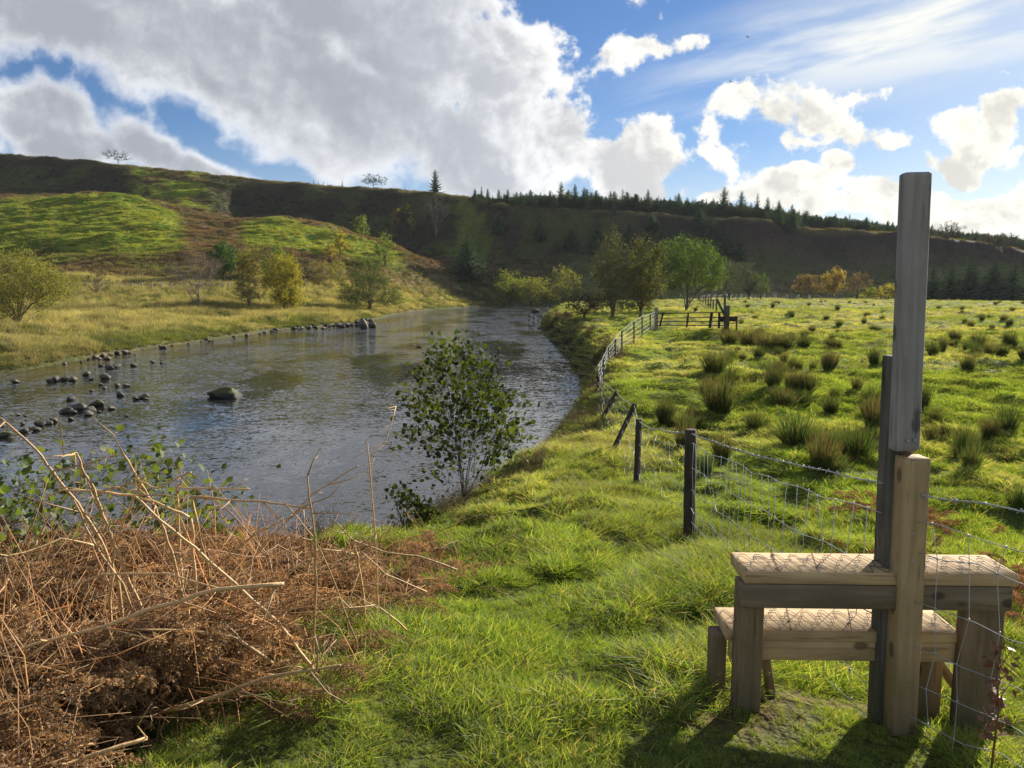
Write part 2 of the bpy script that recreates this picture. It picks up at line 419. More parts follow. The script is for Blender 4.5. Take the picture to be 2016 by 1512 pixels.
# ------------------------------------------------------------------ river water
def build_water():
    ys = np.r_[np.linspace(-30, 0, 8), np.exp(np.linspace(math.log(3), math.log(260), 60))]
    A = Acc(); xs = np.linspace(-150, 110, 50); X, Y = np.meshgrid(xs, ys); n, k = X.shape
    i = np.arange(n - 1)[:, None] * k; j = np.arange(k - 1)[None]
    A.add(np.c_[X.ravel(), Y.ravel(), np.full(X.size, WZ)], np.stack([i+j, i+j+1, i+k+j+1, i+k+j], -1).reshape(-1, 4))
    m, N = newmat('river water')
    pos = N.n('ShaderNodeNewGeometry').outputs['Position']
    v1 = N.n('ShaderNodeMapping', {'Vector': pos, 'Scale': (1.0, 1.7, 1), 'Rotation': (0, 0, R(-14))}).outputs[0]
    big = N.noise(pos, .10, 3, .5)                       # slow and fast reaches
    patch = N.smooth(N.noise(N.n('ShaderNodeMapping', {'Vector': pos, 'Scale': (1, .45, 1), 'Rotation': (0, 0, R(20))}).outputs[0], .22, 4, .6), .38, .66)
    r1 = N.noise(v1, 5.2, 4, .62, dist=.5); r2 = N.noise(v1, 1.25, 4, .55, dist=.8); r3 = N.noise(v1, .38, 3, .5, dist=.6)
    st = N.m('ADD', .24, N.m('MULTIPLY', patch, 1.1))
    def nc(vec, sc, det): return N.vm('SUBTRACT', N.n('ShaderNodeTexNoise', {'Vector': vec, 'Scale': sc, 'Detail': det, 'Roughness': .6, 'Distortion': .6}).outputs['Color'], (.5, .5, .5))
    def sc_(v, k):
        nd = N.n('ShaderNodeVectorMath', {0: v}, operation='SCALE')
        if isinstance(k, float): nd.inputs[3].default_value = k
        else: N.t.links.new(k, nd.inputs[3])
        return nd.outputs[0]
    w = N.vm('ADD', sc_(nc(v1, 6.5, 3), .60), N.vm('ADD', sc_(nc(v1, 1.9, 3), .36), sc_(nc(v1, .4, 2), .12)))
    w = N.vm('MULTIPLY', sc_(w, N.m('MULTIPLY', st, N.smooth(N.n('ShaderNodeSeparateXYZ', {0: pos}).outputs[1], 30, 130, 1., 4.2))), (.65, 1.0, 0))
    b = N.vm('NORMALIZE', N.vm('ADD', w, (0, 0, 1)))
    y = N.n('ShaderNodeSeparateXYZ', {0: pos}).outputs
    sh = N.n('ShaderNodeAttribute', attribute_name='shal').outputs['Fac']
    deep = N.mix(big, (.014, .016, .018), (.028, .025, .020))
    N_out = N.n('ShaderNodeBsdfPrincipled', {'Base Color': N.mix(sh, deep, (.075, .052, .022)), 'Roughness': .05, 'IOR': 1.62, 'Specular IOR Level': .95, 'Normal': b})
    out(N, N_out.outputs[0])
    me = A.mesh('river', [m])
    x = X.ravel(); yy = Y.ravel(); dl = dist_poly(x, yy, LBs)
    # shallows along the left bank
    me.attributes.new('shal', 'FLOAT', 'POINT').data.foreach_set('value', (ss(7, 0, dl) * .9).astype(np.float32))
    tag(obj('river', me), kind='structure')
build_water()

# ------------------------------------------------------------------ camera, sun, sky
cam = bpy.data.cameras.new('camera'); co = bpy.data.objects.new('camera', cam); COL.objects.link(co); SC.camera = co
cam.sensor_width = 36; cam.lens = 36 * F / 2016; cam.clip_end = 5000; cam.clip_start = .05
co.location = (0, 0, ZC); co.rotation_euler = (math.pi / 2 - P, 0, 0)
sd = np.array([math.sin(R(SUN_AZ)) * math.cos(R(SUN_EL)), math.cos(R(SUN_AZ)) * math.cos(R(SUN_EL)), math.sin(R(SUN_EL))])
sun = bpy.data.lights.new('sun', 'SUN'); sun.energy = 5.0; sun.angle = R(.5); sun.color = (1, .93, .80)
so = bpy.data.objects.new('sun', sun); COL.objects.link(so); so.rotation_euler = Vector(-sd).to_track_quat('-Z', 'Y').to_euler()

CLOUDS = [  # px, py, rx, ry, tilt(deg, + = falling to the right), weight
 (215,50,450,135,8,1.1),(480,130,330,130,24,1.2),(700,230,300,130,22,1.15),(820,90,230,150,10,1.1),(960,190,150,100,20,1.15),(620,50,220,110,0,1.15),(900,300,260,110,10,1.),(1060,160,110,110,35,.9),
 (1100,270,130,80,35,.95),(1210,320,150,75,20,.95),(1290,290,60,45,0,.8),(860,-10,140,60,10,.9),(1000,75,100,60,20,.85),(300,-300,900,220,5,1.1),
 (60,225,170,62,10,1.0),(130,280,190,50,5,1.0),(300,300,180,70,22,1.0),(430,340,160,48,20,.95),(560,370,200,40,5,.8),
 (1268,96,80,30,-6,.48),(1205,112,50,36,20,.42),(1070,60,40,30,10,.25),(1045,45,18,22,0,.3),
 (1500,235,100,40,4,.46),(1620,250,140,46,8,.5),(1725,168,70,24,-22,.34),(1780,270,60,20,0,.26),(1560,290,120,26,-6,.25),
 (1890,255,65,48,-20,.9),(1965,235,45,45,0,.85),(1850,315,70,35,0,.85),(1640,330,45,34,0,.85),(1560,375,150,36,0,.95),(1440,372,90,22,0,.8),
 (1740,380,100,42,0,.9),(1920,385,160,34,0,.9),(2150,330,160,80,0,.9),(1680,420,500,24,0,.6),
 (2600,100,500,160,0,.9),(-600,150,500,250,0,1.),(1500,-700,1200,200,0,.9)]
def build_sky():
    w = bpy.data.worlds.new('World'); SC.world = w; w.use_nodes = True; N = NT(w.node_tree)
    sky = N.n('ShaderNodeTexSky'); sky.sky_type = 'NISHITA'; sky.sun_disc = False; sky.sun_elevation = R(SUN_EL); sky.sun_rotation = R(SUN_AZ)
    sky.air_density = 1.0; sky.dust_density = .12; sky.ozone_density = 2.0
    g = N.n('ShaderNodeTexCoord').outputs['Generated']
    xyz = N.n('ShaderNodeSeparateXYZ', {0: g}).outputs
    yy = N.m('MAXIMUM', xyz[1], .12)
    uvv = N.n('ShaderNodeCombineXYZ', {0: N.m('DIVIDE', xyz[0], yy), 1: N.m('DIVIDE', xyz[2], yy)}).outputs[0]
    def field(p, edge_only=False):
        warp = N.n('ShaderNodeTexNoise', {'Vector': p, 'Scale': 4.2, 'Detail': 3, 'Roughness': .55}).outputs['Color']
        wv = N.vm('SCALE', N.vm('SUBTRACT', warp, (.5, .5, .5)), out=0); wv.node.inputs[3].default_value = .16
        q = N.vm('ADD', p, wv); q = N.vm('MULTIPLY', q, (1, 1, 0))
        acc = None
        for (px, py, rx, ry, t, wt) in CLOUDS:
            u, v = uv(px, py); a, b = rx / F, ry / F; th = -R(t)
            mp = N.n('ShaderNodeMapping', {'Vector': q, 'Location': (float(u), float(v), 0), 'Rotation': (0, 0, th), 'Scale': (a, b, 1)}, vector_type='TEXTURE').outputs[0]
            L = N.vm('LENGTH', mp, out=1)
            e = N.m('MULTIPLY_ADD', L, -wt, wt)
            acc = e if acc is None else N.m('SMOOTH_MAX', acc, e, .12)
        f1 = N.n('ShaderNodeTexNoise', {'Vector': p, 'Scale': 9.0, 'Detail': 7, 'Roughness': .58, 'Distortion': .3}).outputs[0]
        f2 = N.n('ShaderNodeTexNoise', {'Vector': p, 'Scale': 27.0, 'Detail': 6, 'Roughness': .6}).outputs[0]
        am = N.smooth(N.n('ShaderNodeSeparateXYZ', {0: p}).outputs[0], -.18, .06, .50, 1.)
        return N.m('ADD', N.m('MINIMUM', N.m('MAXIMUM', acc, -.8), .75), N.m('MULTIPLY', am, N.m('ADD', N.m('MULTIPLY', N.m('SUBTRACT', f1, .5), 2.5), N.m('MULTIPLY', N.m('SUBTRACT', f2, .5), 1.15))))
    dens = field(uvv)
    # second sample a step towards the sun: what faces it is bright
    def fine(p, sc, det): return N.n('ShaderNodeTexNoise', {'Vector': p, 'Scale': sc, 'Detail': det, 'Roughness': .55, 'Distortion': .3}).outputs[0]
    off = N.vm('ADD', uvv, (.022, .020, 0)); off2 = N.vm('ADD', uvv, (.06, .05, 0))
    rel = N.m('ADD', N.m('MULTIPLY', N.m('SUBTRACT', fine(uvv, 9.0, 7), fine(off, 9.0, 7)), 2.2), N.m('ADD', N.m('MULTIPLY', N.m('SUBTRACT', fine(uvv, 4.2, 3), fine(off2, 4.2, 3)), 1.4), N.m('MULTIPLY', N.m('SUBTRACT', fine(uvv, 27, 5), fine(N.vm('ADD', uvv, (.008, .008, 0)), 27, 5)), 1.1)))
    sxu0 = N.n('ShaderNodeSeparateXYZ', {0: uvv}).outputs[0]
    mask = N.smooth(N.m('DIVIDE', dens, N.smooth(sxu0, -.2, .12, .42, .27)), .0, 1.)
    thick = N.smooth(dens, .0, .72)
    sxu = N.n('ShaderNodeSeparateXYZ', {0: uvv}).outputs[0]; rt = N.smooth(sxu, -.12, .08); rel = N.m('MULTIPLY', rel, N.m('MULTIPLY_ADD', rt, 1.3, .5))
    lowf = N.m('MULTIPLY', N.m('SUBTRACT', fine(uvv, 2.6, 4), .5), 1.3); rim = N.m('ADD', N.m('ADD', N.m('SUBTRACT', .95, N.m('MULTIPLY', thick, N.smooth(sxu, -.42, .02, .95, .62))), lowf), rel, clamp=True)
    sund = N.n('ShaderNodeVectorMath', {0: g, 1: tuple(sd)}, operation='DOT_PRODUCT').outputs[1]
    glow = N.smooth(sund, .70, 1.0)
    dark = N.mix(N.smooth(sxu, -.25, .12), (3.7, 3.95, 4.45), (5.4, 5.65, 6.3)); sxv = N.n('ShaderNodeSeparateXYZ', {0: uvv}).outputs[1]; dark = N.mix(N.smooth(sxv, .36, .75), dark, (9.6, 9.9, 10.5)); lift = N.smooth(sxv, .40, .8, 0., 4.); dark = N.mix(glow, dark, (7.2, 7.0, 6.5)); lite = N.mix(glow, (8.6, 8.8, 9.2), (10.6, 10.2, 8.9))  # unseen cloud overhead given added brightness to light the water and shaded ground
    cc = N.mix(N.smooth(rim, -.05, 1.0), dark, lite); cc = N.mix(1, cc, N.n('ShaderNodeCombineXYZ', {0: lift, 1: lift, 2: lift}).outputs[0], 'ADD')
    # cirrus streak and thin veil
    v1 = N.n('ShaderNodeMapping', {'Vector': uvv, 'Location': (.20, .24, 0), 'Rotation': (0, 0, R(14)), 'Scale': (.62, .085, 1)}, vector_type='TEXTURE').outputs[0]
    band = N.smooth(N.vm('LENGTH', N.vm('SUBTRACT', v1, (.75, .1, 0)), out=1), .1, 1.25, 1., 0.)
    v2 = N.n('ShaderNodeMapping', {'Vector': uvv, 'Rotation': (0, 0, R(14)), 'Scale': (.5, .07, 1)}, vector_type='TEXTURE').outputs[0]
    cn = N.smooth(fine(v2, 1.5, 7), .36, .64)
    cir = N.m('MULTIPLY', band, N.m('MULTIPLY_ADD', cn, .85, .08))
    base = sky.outputs[0]
    base = N.mix(1, base, (.50, .68, .95), 'MULTIPLY')
    base = N.mix(cir, base, N.mix(glow, (6.2, 6.9, 8.0), (10.5, 10.3, 9.2)))
    base = N.mix(N.m('MULTIPLY', N.smooth(sund, .90, 1.0), .3), base, (10.0, 9.6, 8.0))
    hz = N.smooth(N.n('ShaderNodeSeparateXYZ', {0: uvv}).outputs[1], .0, .22, .6, 0.)
    base = N.mix(hz, base, N.mix(glow, (6.3, 6.9, 7.8), (12.0, 11.4, 9.3)))
    col = N.mix(mask, base, cc)
    # the half of the sky behind the camera: broken cloud
    bk = N.smooth(N.noise(g, 2.6, 5, .6), .42, .62)
    back = N.mix(N.m('MULTIPLY', bk, .8), sky.outputs[0], (6.0, 6.2, 6.6))
    col = N.mix(N.smooth(xyz[1], .12, .30), back, col)
    bg = N.n('ShaderNodeBackground', {'Color': col, 'Strength': .053}).outputs[0]
    N.n('ShaderNodeOutputWorld', {'Surface': bg})
    w.cycles.sampling_method = 'MANUAL'; w.cycles.sample_map_resolution = 512
build_sky()
SC.view_settings.view_transform = 'Standard'; SC.view_settings.look = 'None'; SC.view_settings.exposure = 1.05; SC.view_settings.gamma = 1
SC.cycles.max_bounces = 6; SC.cycles.diffuse_bounces = 2; SC.cycles.glossy_bounces = 2; SC.cycles.transmission_bounces = 3; SC.cycles.transparent_max_bounces = 4
SC.cycles.caustics_reflective = False; SC.cycles.caustics_refractive = False; SC.cycles.sample_clamp_indirect = 6
SC.cycles.use_denoising = True
# ================================================================== VEGETATION
bark = col_mat('bark', .95, .6, 12)
leafy = leaf_mat('leaves', trans=.5, gloss=.02)
needle = leaf_mat('needles', trans=.4, gloss=.01, tcol=(1.1, 1.1, .7))
rush_m = leaf_mat('rush stems', trans=.35, gloss=.02, tcol=(1.2, 1.1, .6))
def unit(v): return v / (np.linalg.norm(v, axis=-1, keepdims=True) + 1e-9)
def jitcol(col, n, g, v=.25, col2=None):
    c = np.array(col)[None] * (1 + g.uniform(-v, v, (n, 1)))
    if col2 is not None:
        t = g.random((n, 1)) ** 1.5; c = c * (1 - t) + np.array(col2)[None] * t * (1 + g.uniform(-v, v, (n, 1)))
    return c
def leaf_cards(A, Pn, size, g, col, col2=None, aspect=.6, m=0, v=.3, up=0.35):
    n = len(Pn); d = unit(g.normal(size=(n, 3)) + [0, 0, -.2]); nn = unit(g.normal(size=(n, 3)) + [0, 0, up])
    s = unit(np.cross(d, nn)); L = (size * g.uniform(.6, 1.3, n))[:, None]; w = L * aspect * .5
    V = np.stack([Pn, Pn + d * L * .45 + s * w, Pn + d * L, Pn + d * L * .45 - s * w], 1)
    A.add(V.reshape(-1, 3), np.arange(n * 4).reshape(n, 4), None, jitcol(col, n, g, v, col2), m)
def ovate_leaves(A, Pn, D, size, g, col, col2=None, m=0):
    """larger leaves with a folded midrib, for plants close to the camera"""
    n = len(Pn); d = unit(D + g.normal(size=(n, 3)) * .6 + [0, 0, -.15]); nn = unit(g.normal(size=(n, 3)) * .8 + [0, 0, .7])
    s = unit(np.cross(d, nn)); nn = np.cross(s, d); L = (size * g.uniform(.55, 1.25, n))[:, None]; w = L * .40
    q = lambda t, k, h: Pn + d * L * t + s * w * k + nn * L * h
    V = np.stack([q(0,0,0), q(.25,.8,.07), q(.62,1,.09), q(1,0,-.10), q(.62,-1,.09), q(.25,-.8,.07), q(.3,0,0), q(.66,0,-.02)], 1)
    o = np.arange(n)[:, None] * 8
    Fq = np.concatenate([o + [0,1,2,6], o + [6,2,3,7], o + [0,6,4,5], o + [6,7,3,4]]); 
    c = jitcol(col, n, g, .25, col2)
    A.add(V.reshape(-1, 3), Fq, None, np.tile(c, (4, 1)), m)
def skeleton(tips, base_pts, g, up=.35):
    """grow branches: each tip joins the nearest wood that lies below it"""
    nodes = [np.array(b, float) for b in base_pts]; par = [-1] + list(range(len(base_pts) - 1)) if len(base_pts) else []
    if skeleton.pre: par = list(skeleton.pre)
    order = np.argsort(np.linalg.norm(tips - np.mean(base_pts, 0), axis=1) + g.uniform(0, .05, len(tips)))
    for i in order:
        t = tips[i]; Nn = np.array(nodes); d = t - Nn; L = np.linalg.norm(d, axis=1)
        cost = L * (1 + up * np.clip(-d[:, 2] / (L + 1e-6) + .3, 0, 2) * 2)
        k = int(np.argmin(cost)); a = Nn[k]; L = np.linalg.norm(t - a)
        prev = k; steps = max(1, int(L / (skeleton.step)))
        for q in range(1, steps + 1):
            f = q / steps; p = a + (t - a) * f + (g.normal(size=3) * L * .05 if q < steps else 0); p[2] -= math.sin(f * math.pi) * L * .06
            nodes.append(p); par.append(prev); prev = len(nodes) - 1
    return np.array(nodes), np.array(par)
skeleton.step = .5; skeleton.multi = False; skeleton.pre = None
def wood(A, nodes, par, r0, g, col, sides=4, rmin=.006, m=0):
    n = len(nodes); cnt = np.ones(n)
    for i in range(n - 1, -1, -1):
        if par[i] >= 0: cnt[par[i]] += cnt[i]
    r = np.maximum(r0 * (cnt / cnt.max()) ** .5, rmin)
    i = np.where(par >= 0)[0]; a = nodes[par[i]]; b = nodes[i]; d = unit(b - a)
    ref = np.where(np.abs(d[:, 2:3]) > .9, [[1., 0, 0]], [[0, 0, 1.]]); s = unit(np.cross(d, ref)); t = np.cross(d, s)
    ra = np.minimum(r[par[i]], r[i] * 1.35)[:, None]; rb = r[i][:, None]
    V = []
    for P0, rr in ((a - d * ra * .3, ra), (b, rb)):
        for k in range(sides):
            an = k / sides * 2 * math.pi; V.append(P0 + rr * (math.cos(an) * s + math.sin(an) * t))
    V = np.stack(V, 1); o = np.arange(len(i))[:, None] * (2 * sides)
    Fq = np.concatenate([o + [k, (k + 1) % sides, sides + (k + 1) % sides, sides + k] for k in range(sides)])
    A.add(V.reshape(-1, 3), Fq, None, np.array(col) * (1 + g.uniform(-.2, .2, (len(Fq), 1))), m)
def crown_points(n, h, w, g, shape='round', lo=.25):
    """points in an uneven crown volume; h height, w width"""
    out_ = []
    ph = g.uniform(0, 7, 6)
    while len(out_) < n:
        p = g.uniform(-1, 1, 3); an = math.atan2(p[1], p[0]); rr = math.hypot(p[0], p[1])
        z = (p[2] + 1) / 2
        if shape == 'round': prof = math.sqrt(max(0, 1 - (2 * z - 1) ** 2)) * (1 - .15 * z)
        elif shape == 'fan': prof = (math.sin(min(z * 1.25 + .12, 1.3) * math.pi / 1.6)) * math.sqrt(max(0, 1 - z ** 4))
        elif shape == 'cone': prof = (1 - z) ** .75 * min(1, z * 6 + .25)
        elif shape == 'spire': prof = (.28 + .72 * math.sin(min(z / .62, 1.) * math.pi * .5) if z < .55 else 1.0 - (z - .55) / .45 * .86)
        elif shape == 'tall': prof = math.sqrt(max(0, 1 - (2 * z - 1) ** 2)) * (.55 + .45 * (1 - z)) 
        lump = 1 + .32 * math.sin(an * 3 + ph[0] + z * 4) + .22 * math.sin(an * 5 + ph[1] - z * 9) + .12 * math.sin(z * 13 + ph[2])
        if rr < prof * lump and g.random() < .25 + .75 * (rr / (prof * lump + 1e-6)):
            out_.append((p[0] * w / 2, p[1] * w / 2, h * (lo + (1 - lo) * z)))
    return np.array(out_)
def make_tree(name, label, cat, pos, h, w, seed, leaf, leaf2=None, shape='round', lo=.25, tips=110, n_leaf=2600, lsize=.2, stems=1, barkc=(.10,.085,.065),
              r0=None, spread=.25, lean=(0, 0), group=None, cl=.35, rmin=None, crown_name='crown', leafm=None, bare_top=0, ovate=False):
    g = np.random.default_rng(seed)
    if pos[1] > 50 and n_leaf > 600: n_leaf = int(n_leaf * .95)
    T = crown_points(tips, h, w, g, shape, lo); T[:, 0] += T[:, 2] * lean[0]; T[:, 1] += T[:, 2] * lean[1]
    skeleton.step = max(h * .07, .12)
    if stems == 1:
        zt = np.linspace(-.15, max(lo * h * 1.15, .3), 5); base = [(z * lean[0] + g.normal() * h * .006, z * lean[1], z) for z in zt]; skeleton.multi = False
        # leader up the middle
        zt = np.linspace(lo * h * 1.2, h * .8, 6)[1:]; base += [(z * lean[0] + g.normal() * w * .03, z * lean[1] + g.normal() * w * .03, z) for z in zt]
    else:
        base = []
        for k in range(stems):
            an = g.uniform(0, 6.28); rr = g.uniform(.02, .06) * w * spread * 2; base.append((math.cos(an) * rr, math.sin(an) * rr, .0))
        base = [(0, 0, -.3)] + base
    pn = [tuple(b) for b in base]; pp = [-1] + [0] * stems if stems > 1 else [-1] + list(range(len(pn) - 1))
    hi_ = T[T[:, 2] > h * .45]; nl = stems * 3 if stems > 1 else 9
    for q in range(nl):                                   # main limbs sweep up and outwards
        t = hi_[g.integers(len(hi_))]; k = 1 + q % stems if stems > 1 else g.integers(2, len(base) - 1); b = np.array(base[k]); prev = k; rise = t - b
        for s_ in range(1, 9):
            f = s_ / 8; p_ = b + np.array([rise[0] * f ** 1.45, rise[1] * f ** 1.45, rise[2] * f ** .85]) * .92 + g.normal(size=3) * h * .007
            pn.append(tuple(p_)); pp.append(prev); prev = len(pn) - 1
    skeleton.pre = pp
    nodes, par = skeleton(T, pn, g)
    A = Acc(); wood(A, nodes, par, r0 or h * .022, g, barkc, rmin=rmin or h * .0016)
    # fine twigs
    k = g.integers(0, len(T), int(tips * 3)); a = T[k] + g.normal(size=(len(k), 3)) * w * .015
    dd = unit(unit(a - [lean[0]*h*.3, lean[1]*h*.3, h * lo * .4]) + g.normal(size=(len(k), 3)) * .45 + [0, 0, .15]) * (h * g.uniform(.05, .14, (len(k), 1)))
    A2n = len(k); s = unit(np.cross(dd, [0, 1., .1])) * (rmin or h * .0016) * .9
    V = np.stack([a - s, a + s, a + dd], 1); A.add(V.reshape(-1, 3), None, np.arange(A2n * 3).reshape(-1, 3), barkc)
    root = empty(name, pos, label, cat, group)
    obj('trunk' if stems == 1 else 'stems', A.mesh(name + '_wood', [bark]), root)
    if n_leaf:
        B = Acc(); tw = np.concatenate([T, a + dd * .5, a + dd]); tw = tw[tw[:, 2] < h * (1.05 - bare_top)]
        # clumps: some twigs carry many leaves, some nearly none
        wgt = g.random(len(tw)) ** 2.6 + .05; k = g.choice(len(tw), n_leaf, p=wgt / wgt.sum())
        Pn = tw[k] + g.normal(size=(n_leaf, 3)) * [cl * w * .09 + lsize * .3] * np.array([1, 1, .8])
        Pn = Pn[Pn[:, 2] > .05]
        if ovate: ovate_leaves(B, Pn, unit(Pn - [0, 0, h * .2]), lsize, g, leaf, leaf2)
        else: leaf_cards(B, Pn, lsize, g, leaf, leaf2)
        obj(crown_name, B.mesh(name + '_leaves', [leafm or leafy]), root)
    return root
def at(px, py, Y=None):
    """ground position seen at a photo pixel (Y given: at that distance, on the ground there)"""
    if Y is None: x, y, z = hit(px, py); return np.array([x, y, z])
    u, _ = uv(px, py); x = float(u * Y); return np.array([x, Y, h1(x, Y)])
def dims(px0, px1, pyt, pos, pyb=None):
    """height and width in metres of something standing at pos whose top is at pyt"""
    Y = pos[1]; _, v = uv(px0, pyt); u0, _ = uv(px0, pyt); u1, _ = uv(px1, pyt)
    return float(ZC + v * Y - pos[2]), float((u1 - u0) * Y)
G = (.080, .14, .024); YG_ = (.25, .27, .03); OL = (.22, .20, .06); GOLD = (.40, .30, .04); DK = (.05, .075, .03); ORG = (.22, .15, .06); GREY = (.10, .10, .06)
